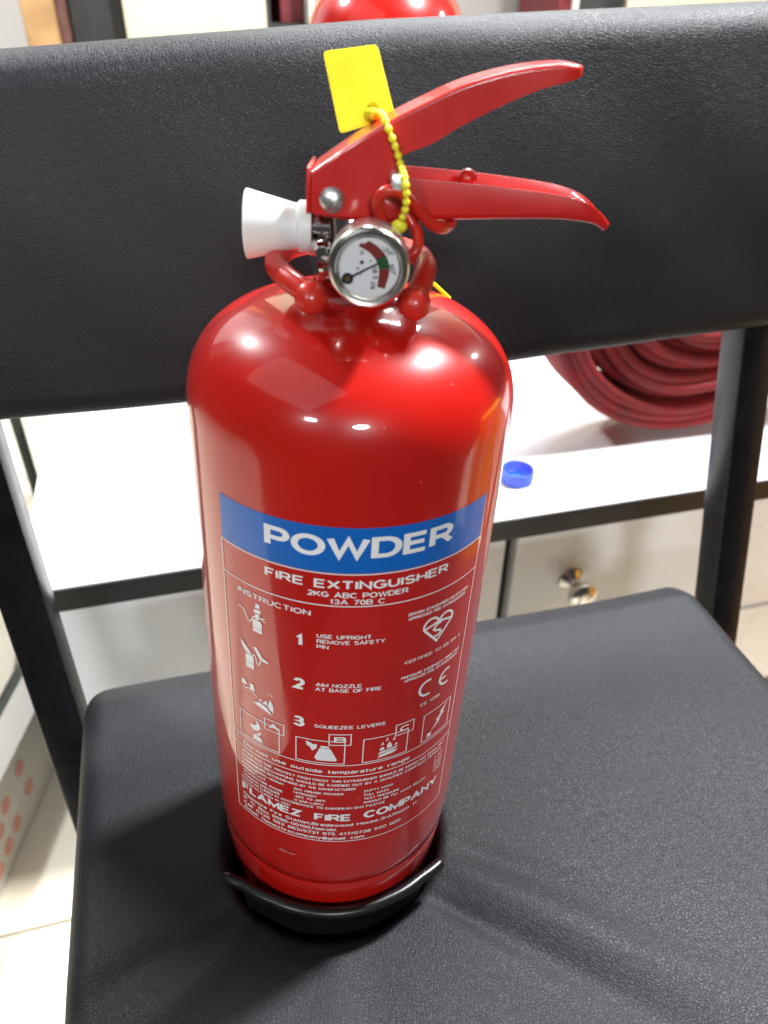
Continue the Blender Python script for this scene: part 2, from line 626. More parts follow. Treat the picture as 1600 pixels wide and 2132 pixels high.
def backrest():
    V, F = [], []
    ns = 90
    sec0 = []
    th, rad = 0.038, 0.016
    prof = []
    nb = 26
    # closed section in (t along height 0..1, c thickness)  built per station because the height varies
    for i in range(ns + 1):
        s = i / ns
        # ease stations towards the ends
        s = 0.5 - 0.5 * math.cos(math.pi * s) if True else s
        u = BU0 + (BU1 - BU0) * s
        zb = np.interp(u, [-0.22, -0.14, -0.014, 0.163, 0.30, 0.352], [0.1745, 0.1716, 0.1672, 0.1722, 0.1790, 0.1825])
        zt = np.interp(u, [-0.22, -0.10, 0.08, 0.30, 0.352], [0.3345, 0.3405, 0.3510, 0.3590, 0.3610])
        e = min(u - BU0, BU1 - u)
        er = 0.022
        sh = rad * 1.0 if e < er else 0
        q = 1.0 if e >= er else math.sqrt(max(1 - ((er - e) / er) ** 2, 0))
        hh = (zt - zb)
        t2 = th * (0.18 + 0.82 * q)
        inset = (1 - q) * 0.012
        zb2, zt2 = zb + inset, zt - inset
        hh = zt2 - zb2
        r = min(rad, t2 * 0.45)
        pts = []
        # rounded rectangle, c=0 front, c=t2 back (towards +v); start bottom front
        def arc(cx, cz, a0, a1, rr, n=7):
            return [(cx + rr * math.cos(a0 + (a1 - a0) * k / n), cz + rr * math.sin(a0 + (a1 - a0) * k / n)) for k in range(n + 1)]
        co = (th - t2) / 2
        for k in range(nb + 1):                       # front face going up
            f = k / nb
            bulge = -0.004 * math.sin(math.pi * f) * q
            pts.append((co + bulge, r + (hh - 2 * r) * f))
        pts += arc(co + r, hh - r, math.pi, math.pi / 2, r)[1:]
        pts += arc(co + t2 - r, hh - r, math.pi / 2, 0, r)
        pts += arc(co + t2 - r, r, 0, -math.pi / 2, r)
        pts += arc(co + r, r, -math.pi / 2, -math.pi, r)[:-1]
        dish = -0.010 * ((u - 0.07) / 0.28) ** 2 + 0.003
        for c, b in pts:
            z = zb2 + b
            v = 0.168 + 0.21 * (z - 0.17) + c + dish
            w = 0.0006 * math.sin(u * 60 + z * 20) * math.sin(z * 50)
            V.append((u, v + w, z))
    n = len(V) // (ns + 1)
    for i in range(ns):
        for k in range(n):
            F.append((i * n + k, i * n + (k + 1) % n, (i + 1) * n + (k + 1) % n, (i + 1) * n + k))
    F.append(tuple(range(n)))
    F.append(tuple(ns * n + k for k in range(n)))
    return V, F


build('backrest', *backrest(), LEATHER, chair, angle=75)


def post(uc_top, uc_low):
    pts = []
    for z in (0.300, 0.16, -0.02, -0.13):
        uu = uc_low + (uc_top - uc_low) * (z + 0.02) / 0.18
        pts.append((uu, 0.158 + 0.21 * z, z))
    pts += [(uc_low, 0.128, -0.16), (uc_low, 0.140, -0.22), (uc_low, 0.20, -H + 0.012)]
    return bar(pts, 0.0262, 0.026)


for a, b in ((-0.1602, -0.1525), (0.3395, 0.3465)):
    p_ = build('leg', *post(a, b), BLACK_METAL, chair)
    build('foot', *box((b - 0.015, 0.186, -H), (b + 0.015, 0.216, -H + 0.014), 0.003), BLACK_PLASTIC, chair, parent=p_)
for uu in (-0.118, 0.282):
    p_ = build('leg', *bar([(uu, -0.262, -0.058), (uu, -0.262, -H + 0.012)], 0.026, 0.026), BLACK_METAL, chair)
    build('foot', *box((uu - 0.015, -0.277, -H), (uu + 0.015, -0.247, -H + 0.014), 0.003), BLACK_PLASTIC, chair, parent=p_)
build('seat_frame', *join(box((-0.140, -0.275, -0.083), (-0.118, 0.130, -0.0565), 0.002), box((0.282, -0.275, -0.083), (0.331, 0.130, -0.0565), 0.002),
                          box((-0.117, -0.274, -0.082), (0.281, -0.249, -0.057), 0.002), box((-0.117, 0.103, -0.082), (0.281, 0.129, -0.057), 0.002)), BLACK_METAL, chair)

# ------------------------------------------------------------------ low white cabinet behind the chair
DZ = -0.05
cab = Thing('cabinet', 'low white cabinet with black edged top and drawers behind the chair', 'cabinet', (0.4, 0.62, -H))
build('top', *box((-0.203, 0.3047, DZ - 0.018), (1.30, 0.96, DZ), 0.0008, 1), LAMINATE, cab, smooth=False)
build('edge_band', *box((-0.2034, 0.3022, DZ - 0.0235), (1.3004, 0.3046, DZ - 0.0006)), BLACK_EDGE, cab, smooth=False)
build('carcass', *box((-0.19, 0.3405, -H + 0.05), (1.28, 0.95, DZ - 0.0185)), BLACK_EDGE, cab, smooth=False)
build('plinth', *box((-0.17, 0.37, -H), (1.26, 0.93, -H + 0.0495)), BLACK_EDGE, cab, smooth=False)


def knob(u, v, z, drawer):
    prof = [(0.0135, 0), (0.0140, 0.0015), (0.0120, 0.004), (0.0075, 0.007), (0.0055, 0.011), (0.0060, 0.015), (0.0105, 0.0185),
            (0.0145, 0.022), (0.0158, 0.026), (0.0150, 0.030), (0.0110, 0.0325), (0.005, 0.0336), (0.0001, 0.0338)]
    build('knob', *lathe(prof, 28, axis=(0, -1, 0), origin=(u, v, z)), NICKEL, cab, parent=drawer)


for k, (a, b, ku) in enumerate(((-0.188, 0.2405, 0.03), (0.2535, 0.74, 0.3215), (0.748, 1.278, 1.0))):
    d = build('drawer', *box((a, 0.3225, -0.252), (b, 0.340, DZ - 0.0240), 0.0012, 1), DRAWER_WHITE, cab, smooth=False)
    knob(ku, 0.3224, -0.158, d) if k else knob(0.03, 0.3224, -0.158, d)
    build('drawer', *box((a, 0.3225, -H + 0.052), (b, 0.340, -0.258), 0.0012, 1), DRAWER_WHITE, cab, smooth=False)

# ------------------------------------------------------------------ rolled red hose on the cabinet
hose = Thing('rolled_hose', 'flat red fire hose rolled into a thick coil on the white cabinet', 'hose', (0.49, 0.435, DZ))


def hose_roll():
    cu_, vf, r_out = 0.486, 0.402, 0.190
    cz = DZ + r_out + 0.0035
    w, th = 0.068, 0.0124
    sec = [(-0.5, 0.0), (-0.492, 0.25), (-0.468, 0.42), (-0.40, 0.55), (0.40, 0.55), (0.468, 0.42), (0.492, 0.25), (0.5, 0.0), (0.492, -0.25), (0.468, -0.40), (0.40, -0.50), (-0.40, -0.50), (-0.468, -0.40), (-0.492, -0.25)]
    V, F = [], []
    N = 64
    turns = 14.4
    tot = int(turns * N)
    n = len(sec)
    def rad(i):
        t = i / N
        r = r_out - 0.0108 * t - 0.0016 * math.sin(t * 2.2)
        ang = 2 * math.pi * t
        # loose outermost wrap: swings clear of the next one low on the left
        return r
    for i in range(tot + 1):
        t = i / N
        ang = 2 * math.pi * t - 0.5 * math.pi - 1.9      # start low on the left
        lay = int(t)
        wob = 0.0034 * math.sin(ang * 2 + t * 0.45) + 0.0024 * math.sin(ang * 3 + 1.0 + t * 0.3) + 0.0012 * math.sin(ang * 5 + t * 1.1)
        r = rad(i) + (wob if t > 1.0 else 0.3 * wob)
        c, s = math.cos(ang), math.sin(ang)
        if t > 1.0:       # inner wraps sag together, opening a gap under the outer wrap on the lower left
            gap = math.exp(-((math.atan2(s, c) + 2.45) / 0.42) ** 2)
            r -= 0.0 * gap * max(0, 1 - (t - 1) / 5)
        dv = 0.004 * math.sin(ang + t * 1.3) + 0.0065 * math.sin(t * 2.4) + 0.002 * math.sin(t * 7.7)
        for a, b in sec:
            rr = r - th / 2 + b * th
            z = cz + rr * s
            V.append((cu_ + rr * c * 1.02, vf + w / 2 + a * w + dv, max(z, DZ + 0.0006 + (rr * 0 + (0.5 + b) * 0.002))))
    for i in range(tot):
        for k in range(n):
            F.append((i * n + k, i * n + (k + 1) % n, (i + 1) * n + (k + 1) % n, (i + 1) * n + k))
    F.append(tuple(range(n)))
    F.append(tuple(tot * n + k for k in range(n)))
    return V, F


build('hose_coil', *hose_roll(), HOSE_RED, hose, angle=70)

# blue bottle cap lying open side up
cap = Thing('bottle_cap', 'small blue plastic bottle cap lying open side up on the white cabinet', 'bottle cap', (0.2645, 0.3655, DZ))
cp = [(0.0001, 0.0004), (0.0150, 0.0004), (0.0163, 0.0012), (0.0165, 0.003), (0.0165, 0.0126), (0.0162, 0.0136), (0.0154, 0.0138), (0.0147, 0.0130),
      (0.0146, 0.0026), (0.0142, 0.0022), (0.0001, 0.0021)]
build('shell', *open_lathe(cp, 72, origin=(0.2645, 0.3655, DZ), rfun=lambda t: 1 + 0.006 * (1 if int(t * 36 / math.pi) % 2 else -1)), BLUE_PLASTIC, cap, angle=50)
build('inner_seal', *lathe([(0.0112, 0.0022), (0.0117, 0.0048), (0.0110, 0.0052), (0.0104, 0.0048), (0.0100, 0.0024)], 48, origin=(0.2645, 0.3655, DZ)), BLUE_PLASTIC, cap)
th_o = tag(build('thread', *tube(smooth_path([(0.4805, 0.3838, DZ + 0.0008), (0.484, 0.3846, DZ + 0.0018), (0.4862, 0.3815, DZ + 0.0008), (0.4868, 0.3765, DZ + 0.0008)]), 0.0005, 6), BLACK_PLASTIC), 'short loose black thread lying on white cabinet beside red hose', 'thread')
th_o.rotation_euler = (0, 0, YAW)
th_o.location = (0, 0, H)


# ------------------------------------------------------------------ the extinguisher (own frame: axis z, front -y)
EXT_M = Matrix(((0.99862953, -0.0, 0.05233596), (-0.0018265, 0.99939083, 0.03485167), (-0.05230408, -0.03489950, 0.99802120)))
EM4 = EXT_M.to_4x4()


class ExtThing(Thing):
    def __init__(self, name, label, cat, origin=(0, 0, 0), group=None):
        self.o = Vector(origin)
        p = EXT_M @ Vector(origin)
        self.root = empty(name, (p.x, p.y, p.z + H), EXT_M.to_euler())
        tag(self.root, label, cat, group)


ex = ExtThing('fire_extinguisher', 'red powder fire extinguisher with gauge and levers standing on black seat', 'fire extinguisher', (0, 0, -0.0222))
RT = 0.0554


def tank_profile(R=RT, z0=0.2532, b=0.0368, nexp=2.5, rtop=0.0135):
    P = [(0.0280, -0.0205), (0.0340, -0.0216), (0.0385, -0.0185), (0.0432, -0.0115), (0.0470, -0.0020), (0.0497, 0.0080), (0.0517, 0.0190), (0.0531, 0.0300),
         (0.0539, 0.0400), (0.0541, 0.0438), (0.0538, 0.0446), (0.0539, 0.0455), (0.0544, 0.0464),
         (0.0549, 0.0540), (0.0552, 0.0640), (R, 0.0720), (R, 0.0770)]
    P += [(R, z) for z in np.linspace(0.09, z0, 9)]
    for k in range(1, 40):
        a = math.pi / 2 * k / 40
        c, s = math.cos(a), math.sin(a)
        q = (c ** nexp + s ** nexp) ** (-1 / nexp)
        r, h = R * c * q, b * s * q
        if r < rtop + 0.004:
            break
        P.append((r, z0 + h))
    zt = P[-1][1]
    P += [(rtop + 0.0025, zt + 0.0006), (rtop + 0.0009, zt + 0.0018), (rtop, zt + 0.0035), (rtop, zt + 0.0065), (rtop - 0.001, zt + 0.0075), (rtop - 0.004, zt + 0.0077)]
    return P


tank = build('cylinder', *lathe(tank_profile(), 128), RED, ex, angle=50)

# black plastic foot clip hugging the front of the base, ending in blunt tips
def lip_pt(deg, r, z):
    a = math.radians(deg)
    return Vector((r * math.sin(a), -r * math.cos(a), z))


lipr = lambda d: float(np.interp(d, [-47, -40, -24, 0, 28, 48, 59], [0.0632, 0.0600, 0.0577, 0.0572, 0.0568, 0.0580, 0.0608]))
lip = [lip_pt(d, lipr(d), 0.0285) for d in np.linspace(-47, 59, 44)]
foot = build('foot_clip', *tube(lip, 0.0026, 14), BLACK_PLASTIC, ex)
V, F = [], []
ds = np.linspace(-42, 54, 40)
prof = [(-0.0008, 0.0268), (-0.0026, 0.018), (-0.0042, 0.008), (-0.0052, -0.0100), (-0.0064, -0.0105), (-0.0054, 0.008), (-0.0038, 0.018), (-0.0020, 0.0268)]
for d in ds:
    for dr, z in prof:
        V.append(lip_pt(d, lipr(d) + dr, z))
n = len(prof)
for i in range(len(ds) - 1):
    for k in range(n):
        F.append((i * n + k, i * n + (k + 1) % n, (i + 1) * n + (k + 1) % n, (i + 1) * n + k))
F += [tuple(range(n)), tuple((len(ds) - 1) * n + k for k in range(n))]
build('skirt', V, F, BLACK_PLASTIC, ex, parent=foot)

# --- valve
valve = build('valve', *join(
    lathe([(0.0118, 0.290), (0.0122, 0.2925), (0.0122, 0.2985), (0.0116, 0.3000), (0.0105, 0.3010), (0.0100, 0.3040), (0.0100, 0.3150), (0.0092, 0.3160), (0.0092, 0.3185)], 40),
    lathe([(0.0046, 0.0), (0.0046, 0.0075), (0.0037, 0.0078), (0.0037, 0.0095), (0.0046, 0.0098), (0.0046, 0.0112)], 24, axis=(-1, 0, 0), origin=(-0.006, -0.001, 0.3096))), CHROME, ex)
build('swivel_nut', *lathe([(0.0058, 0), (0.0066, 0.001), (0.0066, 0.0030), (0.0060, 0.0036), (0.0060, 0.0044), (0.0066, 0.005), (0.0066, 0.0070), (0.0055, 0.008)], 24, axis=(-1.0, -0.35, -0.15), origin=(-0.0052, -0.0070, 0.3022)), CHROME, ex)

# --- white horn
zn = 0.3096
horn = [(0.0055, 0.0138), (0.0074, 0.0140), (0.0076, 0.0146), (0.0076, 0.0176), (0.0072, 0.0182), (0.0066, 0.0185), (0.0070, 0.0205), (0.0083, 0.0260), (0.0099, 0.0326), (0.0101, 0.0336),
        (0.0097, 0.0339), (0.0092, 0.0336), (0.0074, 0.0270), (0.0050, 0.0190), (0.0030, 0.0160)]
build('nozzle', *open_lathe(horn, 48, axis=(-1, -0.03, -0.015), origin=(0, -0.001, zn)), WHITE_PLASTIC, ex)

# --- thick red ring round the neck with ball ends
mm = lambda L: [Vector((a / 1000, b / 1000, c / 1000)) for a, b, c in L]
ringp = mm([(-12.2, -26.0, 296.2), (-15.4, -24.0, 297.6), (-19.9, -19.0, 298.8), (-24.0, -10.5, 299.7), (-24.0, -2.0, 300.4), (-20.7, 8.0, 300.6), (-13.0, 16.0, 300.5), (0, 19.5, 300.5), (11, 15.5, 301),
            (18.2, 6.5, 301.6), (21.0, -4.0, 301.4), (20.6, -13.0, 300.3), (18.8, -21.0, 298.0), (17.4, -25.5, 296.4)])
nr = build('neck_ring', *tube(smooth_path(ringp, 5), 0.0034, 14), RED_PLASTIC, ex)
for c in (ringp[0], ringp[-1]):
    build('ball_end', *sphere(c + Vector((0.0002, -0.0006, -0.0004)), 0.0049, 20, 14), RED_PLASTIC, ex, parent=nr)

# --- pressure gauge, facing forward
gc = Vector((0.0042, -0.036, 0.3076))
RG = 0.01085
g_ax = Vector((0, -1, 0))
gp = [(0.0040, -0.026), (0.0040, -0.0165), (0.0085, -0.0160), (0.0100, -0.0150), (RG - 0.0002, -0.0125), (RG + 0.0002, -0.0105), (RG + 0.0002, -0.0015), (RG, -0.0006), (RG - 0.0004, 0.0), (RG - 0.0010, 0.0003), (RG - 0.0017, 0.0001),
      (RG - 0.0021, -0.0006), (RG - 0.0022, -0.0011), (RG - 0.0026, -0.0012), (RG - 0.0027, -0.0024)]
gauge = build('pressure_gauge', *open_lathe(gp, 64, axis=g_ax, origin=gc), NICKEL, ex, angle=35)
dial_y = gc.y + 0.0022


def dial(a, b, lift=0.0):
    """point on the dial from millimetres right / up of its centre"""
    return Vector((gc.x + a / 1000, dial_y - lift, gc.z + b / 1000))


KD = 0.0343     # mm per measured unit on the dial


def du(x, y):
    return ((x - 1012) * KD * 1.0, (742 - y) * KD * 1.05)


def poly_on_dial(name, pts, mat, lift, thick=0.00006):
    n = len(pts)
    V = [dial(a, b, lift) for a, b in pts] + [dial(a, b, lift + thick) for a, b in pts]
    F = [tuple(range(n)), tuple(n + k for k in range(n))] + [(k, (k + 1) % n, n + (k + 1) % n, n + k) for k in range(n)]
    return build(name, V, F, mat, ex, parent=gauge, smooth=False)


poly_on_dial('dial_face', [(8.3 * math.cos(2 * math.pi * k / 48), 8.3 * math.sin(2 * math.pi * k / 48)) for k in range(48)], DIAL_WHITE, 0.0)


def arc_pts(P, k=5):
    return [(v.x, v.y) for v in smooth_path([(a, b, 0) for a, b in P], k)]


outer = arc_pts([du(*q) for q in ((1005, 546), (1085, 592), (1150, 660), (1177, 760), (1148, 897))])
inner = arc_pts([du(*q) for q in ((925, 592), (1010, 632), (1070, 695), (1094, 770), (1086, 884))])
m_ = len(outer)
def arc_seg(i0, i1, name, mat, lift):
    pts = outer[i0:i1 + 1] + list(reversed(inner[i0:i1 + 1]))
    poly_on_dial(name, pts, mat, lift)
arc_seg(0, 9, 'red_zone', DIAL_RED, 0.0001)
arc_seg(9, 14, 'green_zone', DIAL_GREEN, 0.0001)
arc_seg(14, m_ - 1, 'red_zone', DIAL_RED, 0.0001)
poly_on_dial('red_zone', [du(940, 565), du(968, 572), du(1010, 548), du(1020, 600), du(925, 592)], DIAL_RED, 0.00008)
pv = du(848, 832)
tp = du(1092, 700)
dn = Vector((tp[0] - pv[0], tp[1] - pv[1])).normalized()
pn = Vector((-dn.y, dn.x))
nw = 0.22
poly_on_dial('needle', [(pv[0] + pn.x * nw * 1.5, pv[1] + pn.y * nw * 1.5), (pv[0] - pn.x * nw * 1.5, pv[1] - pn.y * nw * 1.5), (tp[0] - pn.x * nw, tp[1] - pn.y * nw), (tp[0] + pn.x * nw, tp[1] + pn.y * nw)], DIAL_BLACK, 0.00045, 0.0002)
poly_on_dial('needle_hub', [(pv[0] + 1.55 * math.cos(k * math.pi / 12), pv[1] + 1.55 * math.sin(k * math.pi / 12)) for k in range(24)], DIAL_BLACK, 0.0004, 0.0003)
poly_on_dial('hub_pin', [(pv[0] + 0.72 * math.cos(k * math.pi / 10), pv[1] + 0.72 * math.sin(k * math.pi / 10)) for k in range(20)], BRASS, 0.00071, 0.0002)
d0 = du(955, 707)
poly_on_dial('dial_dot', [(d0[0] + 0.55 * math.cos(k * math.pi / 10), d0[1] + 0.55 * math.sin(k * math.pi / 10)) for k in range(20)], DIAL_BLACK, 0.00012)
for a, b in (((1068, 690), (1120, 655)), ((1082, 715), (1160, 690)), ((1090, 735), (1165, 715))):
    a, b = du(*a), du(*b)
    t_ = Vector((b[0] - a[0], b[1] - a[1])).normalized()
    q_ = Vector((-t_.y, t_.x)) * 0.13
    poly_on_dial('tick', [(a[0] + q_.x, a[1] + q_.y), (a[0] - q_.x, a[1] - q_.y), (b[0] - q_.x, b[1] - q_.y), (b[0] + q_.x, b[1] + q_.y)], DIAL_BLACK, 0.0002)
gl = lathe([(RG - 0.00225, -0.0010), (RG - 0.0045, -0.00065), (RG - 0.008, -0.00045), (0.0001, -0.0004)], 48, axis=g_ax, origin=gc)
build('gauge_glass', gl[0], [f for f in gl[1] if len(f) == 4], GLASS, ex, parent=gauge)

# ------------------------------------------------------------------ lettering
# a plain wide grotesque drawn as strokes: glyph -> (width, [polyline, ...]) in a box of cap height 1
def _arc(cx, cy, rx, ry, a0, a1, n=12):
    return [(cx + rx * math.cos(math.radians(a0 + (a1 - a0) * k / n)), cy + ry * math.sin(math.radians(a0 + (a1 - a0) * k / n))) for k in range(n + 1)]


XH = 0.72


def _bowl(cx, w):            # lower-case round of width w
    return _arc(cx, XH / 2, w / 2, XH / 2, 0, 360, 18)


GLYPH = {
    'A': (.95, [[(0, 0), (.475, 1), (.95, 0)], [(.19, .34), (.76, .34)]]),
    'B': (.80, [[(0, .53), (.52, .53)] + _arc(.52, .765, .24, .235, -90, 90, 8) + [(0, 1), (0, 0)] + [(.54, 0)] + _arc(.54, .265, .26, .265, -90, 90, 8) + [(.3, .53)]]),
    'C': (.88, [_arc(.47, .5, .47, .5, 42, 318, 22)]),
    'D': (.86, [[(0, .5), (0, 0), (.40, 0)] + _arc(.40, .5, .46, .5, -90, 90, 14) + [(0, 1), (0, .5)]]),
    'E': (.74, [[(.74, 1), (0, 1), (0, 0), (.74, 0)], [(0, .52), (.68, .52)]]),
    'F': (.68, [[(.68, 1), (0, 1), (0, 0)], [(0, .50), (.58, .50)]]),
    'G': (.92, [_arc(.47, .5, .47, .5, 42, 318, 22) + [(.90, .20), (.90, .46), (.50, .46)]]),
    'H': (.80, [[(0, 0), (0, 1)], [(.80, 0), (.80, 1)], [(0, .52), (.80, .52)]]),
    'I': (.02, [[(.01, 0), (.01, 1)]]),
    'J': (.55, [[(.55, 1), (.55, .26)] + _arc(.275, .26, .275, .26, 0, -180, 10)]),
    'K': (.80, [[(0, 0), (0, 1)], [(.76, 1), (.02, .34)], [(.27, .58), (.80, 0)]]),
    'L': (.62, [[(0, 1), (0, 0), (.62, 0)]]),
    'M': (.98, [[(0, 0), (0, 1), (.49, .12), (.98, 1), (.98, 0)]]),
    'N': (.80, [[(0, 0), (0, 1), (.80, 0), (.80, 1)]]),
    'O': (.98, [_arc(.49, .5, .49, .5, 90, 450, 26)]),
    'P': (.74, [[(0, 0), (0, 1), (.46, 1)] + _arc(.46, .725, .28, .275, 90, -90, 10) + [(0, .45)]]),
    'Q': (.98, [_arc(.49, .5, .49, .5, 90, 450, 26), [(.60, .26), (.96, -.04)]]),
    'R': (.84, [[(0, 0), (0, 1), (.52, 1)] + _arc(.52, .74, .26, .26, 90, -90, 10) + [(0, .48)], [(.46, .48), (.84, 0)]]),
    'S': (.76, [_arc(.38, .745, .35, .255, 24, 270, 14)[:-1] + _arc(.38, .25, .38, .25, 90, -158, 14)]),
    'T': (.80, [[(0, 1), (.80, 1)], [(.40, 1), (.40, 0)]]),
    'U': (.78, [[(0, 1), (0, .36)] + _arc(.39, .36, .39, .36, 180, 360, 12) + [(.78, 1)]]),
    'V': (.90, [[(0, 1), (.45, 0), (.90, 1)]]),
    'W': (1.26, [[(0, 1), (.32, 0), (.63, .94), (.94, 0), (1.26, 1)]]),
    'X': (.84, [[(0, 0), (.84, 1)], [(0, 1), (.84, 0)]]),
    'Y': (.88, [[(0, 1), (.44, .44), (.88, 1)], [(.44, .48), (.44, 0)]]),
    'Z': (.78, [[(.02, 1), (.76, 1), (0, 0), (.78, 0)]]),
    '0': (.64, [_arc(.32, .5, .32, .5, 90, 450, 20)]),
    '1': (.34, [[(.0, .74), (.26, .98), (.26, 0)]]),
    '2': (.66, [_arc(.33, .70, .31, .30, 165, -25, 12) + [(0, 0), (.66, 0)]]),
    '3': (.66, [_arc(.31, .755, .29, .245, 155, -85, 12)[:-1] + [(.26, .52)] + _arc(.32, .265, .33, .265, 85, -160, 12)]),
    '4': (.70, [[(.52, 0), (.52, 1), (0, .28), (.70, .28)]]),
    '5': (.66, [[(.60, 1), (.12, 1), (.05, .50)] + _arc(.32, .32, .33, .32, 130, -155, 14)]),
    '6': (.66, [_arc(.33, .32, .33, .32, 180, -180, 18), [(.0, .34), (.02, .62)] + _arc(.35, .66, .33, .34, 180, 35, 8)]),
    '7': (.64, [[(0, 1), (.64, 1), (.20, 0)]]),
    '8': (.66, [_arc(.33, .76, .28, .24, 90, 450, 16), _arc(.33, .26, .33, .26, 90, 450, 16)]),
    '9': (.66, [_arc(.33, .68, .33, .32, 0, 360, 18), [(.66, .66), (.64, .38)] + _arc(.31, .34, .33, .34, 0, -145, 8)]),
    'a': (.58, [_arc(.29, .52, .26, .20, 160, 0, 8) + [(.55, 0)], _arc(.27, .20, .27, .20, 60, 330, 14) + [(.55, .26)], [(.40, .40), (.55, .42)]]),
    'b': (.60, [[(0, 0), (0, 1)], _bowl(.30, .60)]),
    'c': (.56, [_arc(.30, XH / 2, .30, XH / 2, 45, 315, 16)]),
    'd': (.60, [[(.60, 0), (.60, 1)], _bowl(.30, .60)]),
    'e': (.62, [[(0.02, .37), (.62, .37)] + _arc(.31, XH / 2, .31, XH / 2, 4, 318, 18)]),
    'f': (.36, [[(.36, 1)] + _arc(.30, .84, .16, .16, 90, 180, 5) + [(.14, 0)], [(0, .70), (.34, .70)]]),
    'g': (.60, [_bowl(.30, .60), [(.60, XH), (.60, .0)] + _arc(.30, -.02, .30, .24, 0, -155, 10)]),
    'h': (.56, [[(0, 0), (0, 1)], [(0, .40)] + _arc(.28, .44, .28, .28, 170, 0, 8) + [(.56, 0)]]),
    'i': (.02, [[(.01, 0), (.01, XH)], [(.01, .90), (.01, 1)]]),
    'l': (.02, [[(.01, 0), (.01, 1)]]),
    'm': (.92, [[(0, 0), (0, XH)], _arc(.23, .49, .23, .23, 170, 0, 8) + [(.46, 0)], _arc(.69, .49, .23, .23, 170, 0, 8) + [(.92, 0)]]),
    'n': (.56, [[(0, 0), (0, XH)], _arc(.28, .44, .28, .28, 170, 0, 8) + [(.56, 0)]]),
    'o': (.62, [_bowl(.31, .62)]),
    'p': (.60, [[(0, -.27), (0, XH)], _bowl(.30, .60)]),
    'r': (.34, [[(0, 0), (0, XH)], _arc(.30, .42, .30, .29, 165, 80, 6)]),
    's': (.52, [_arc(.26, .53, .24, .19, 24, 250, 10) + _arc(.26, .185, .26, .185, 70, -158, 10)]),
    't': (.34, [[(.14, .95), (.14, .16)] + _arc(.28, .14, .14, .14, 180, 280, 5), [(0, .70), (.34, .70)]]),
    'u': (.56, [[(0, XH), (0, .28)] + _arc(.28, .28, .28, .28, 180, 350, 8), [(.56, XH), (.56, 0)]]),
    'w': (.84, [[(0, XH), (.22, 0), (.42, .68), (.62, 0), (.84, XH)]]),
    'x': (.58, [[(0, 0), (.58, XH)], [(0, XH), (.58, 0)]]),
    'y': (.60, [[(0, XH), (.31, .02)], [(.60, XH), (.24, -.16), (.06, -.25)]]),
    'z': (.54, [[(.02, XH), (.52, XH), (0, 0), (.54, 0)]]),
    '.': (.04, [[(.02, -.02), (.02, .10)]]),
    ',': (.06, [[(.04, .10), (.04, 0), (.0, -.14)]]),
    ':': (.04, [[(.02, 0), (.02, .10)], [(.02, .56), (.02, .66)]]),
    '/': (.36, [[(0, -.03), (.36, 1.03)]]),
    '-': (.34, [[(0, .40), (.34, .40)]]),
    '+': (.50, [[(0, .42), (.50, .42)], [(.25, .17), (.25, .67)]]),
    '*': (.30, [[(0, .70), (.30, .92)], [(0, .92), (.30, .70)]]),
    '%': (.90, [[(.14, 0), (.76, 1)], _arc(.18, .77, .18, .22, 90, 450, 12), _arc(.72, .23, .18, .22, 90, 450, 12)]),
    '(': (.20, [_arc(.40, .40, .40, .66, 130, 230, 8)]),
    ')': (.20, [_arc(-.20, .40, .40, .66, 50, -50, 8)]),
    '\u00b0': (.28, [_arc(.14, .86, .14, .14, 90, 450, 12)]),
    '@': (1.0, [_arc(.50, .40, .50, .55, -60, 290, 24), _arc(.48, .40, .22, .25, 0, 360, 14), [(.70, .64), (.70, .30)] + _arc(.83, .30, .13, .12, 180, 330, 6)]),
}
GAP, SPACE = 0.30, 0.42


def text_lines(s, s0, s1, z, h, t):
    """skeleton polylines of a string fitted between s0 and s1 on baseline z, cap height h, stroke t"""
    adv = sum(GLYPH[c][0] if c != ' ' else SPACE for c in s) + GAP * (len(s) - 1)
    kx = (s1 - s0 - t) / adv
    x, out = 0.0, []
    for c in s:
        if c == ' ':
            x += SPACE + GAP
            continue
        w, L = GLYPH[c]
        for l in L:
            out.append([(s0 + t / 2 + (x + a) * kx, z + t / 2 + b * (h - t)) for a, b in l])
        x += w + GAP
    return out


def stroke_mesh(lines, w):
    """flat ribbons of width w along polylines, mitred at the corners"""
    V, F = [], []
    for L in lines:
        L = [Vector(p) for p in L]
        L = [p for i, p in enumerate(L) if i == 0 or (p - L[i - 1]).length > 1e-6]
        n = len(L)
        if n < 2:
            continue
        closed = n > 3 and (L[0] - L[-1]).length < 1e-5
        k0 = len(V)
        for i in range(n):
            a = L[i - 1] if i > 0 else (L[-2] if closed else None)
            b = L[i + 1] if i < n - 1 else (L[1] if closed else None)
            d1 = (L[i] - a).normalized() if a is not None else None
            d2 = (b - L[i]).normalized() if b is not None else None
            d1, d2 = d1 or d2, d2 or d1
            p1, p2 = Vector((-d1.y, d1.x)), Vector((-d2.y, d2.x))
            m = p1 + p2
            if m.length < 1e-4:
                m = p1
            m.normalize()
            m *= w / 2 / max(m.dot(p1), 0.42)
            V += [tuple(L[i] + m), tuple(L[i] - m)]
        for i in range(n - 1):
            F.append((k0 + 2 * i, k0 + 2 * i + 1, k0 + 2 * i + 3, k0 + 2 * i + 2))
    return V, F


def cyl_point(s, z, lift):
    a = s / 1000 / RT
    r = RT + lift
    return Vector((r * math.sin(a), -r * math.cos(a), z / 1000))


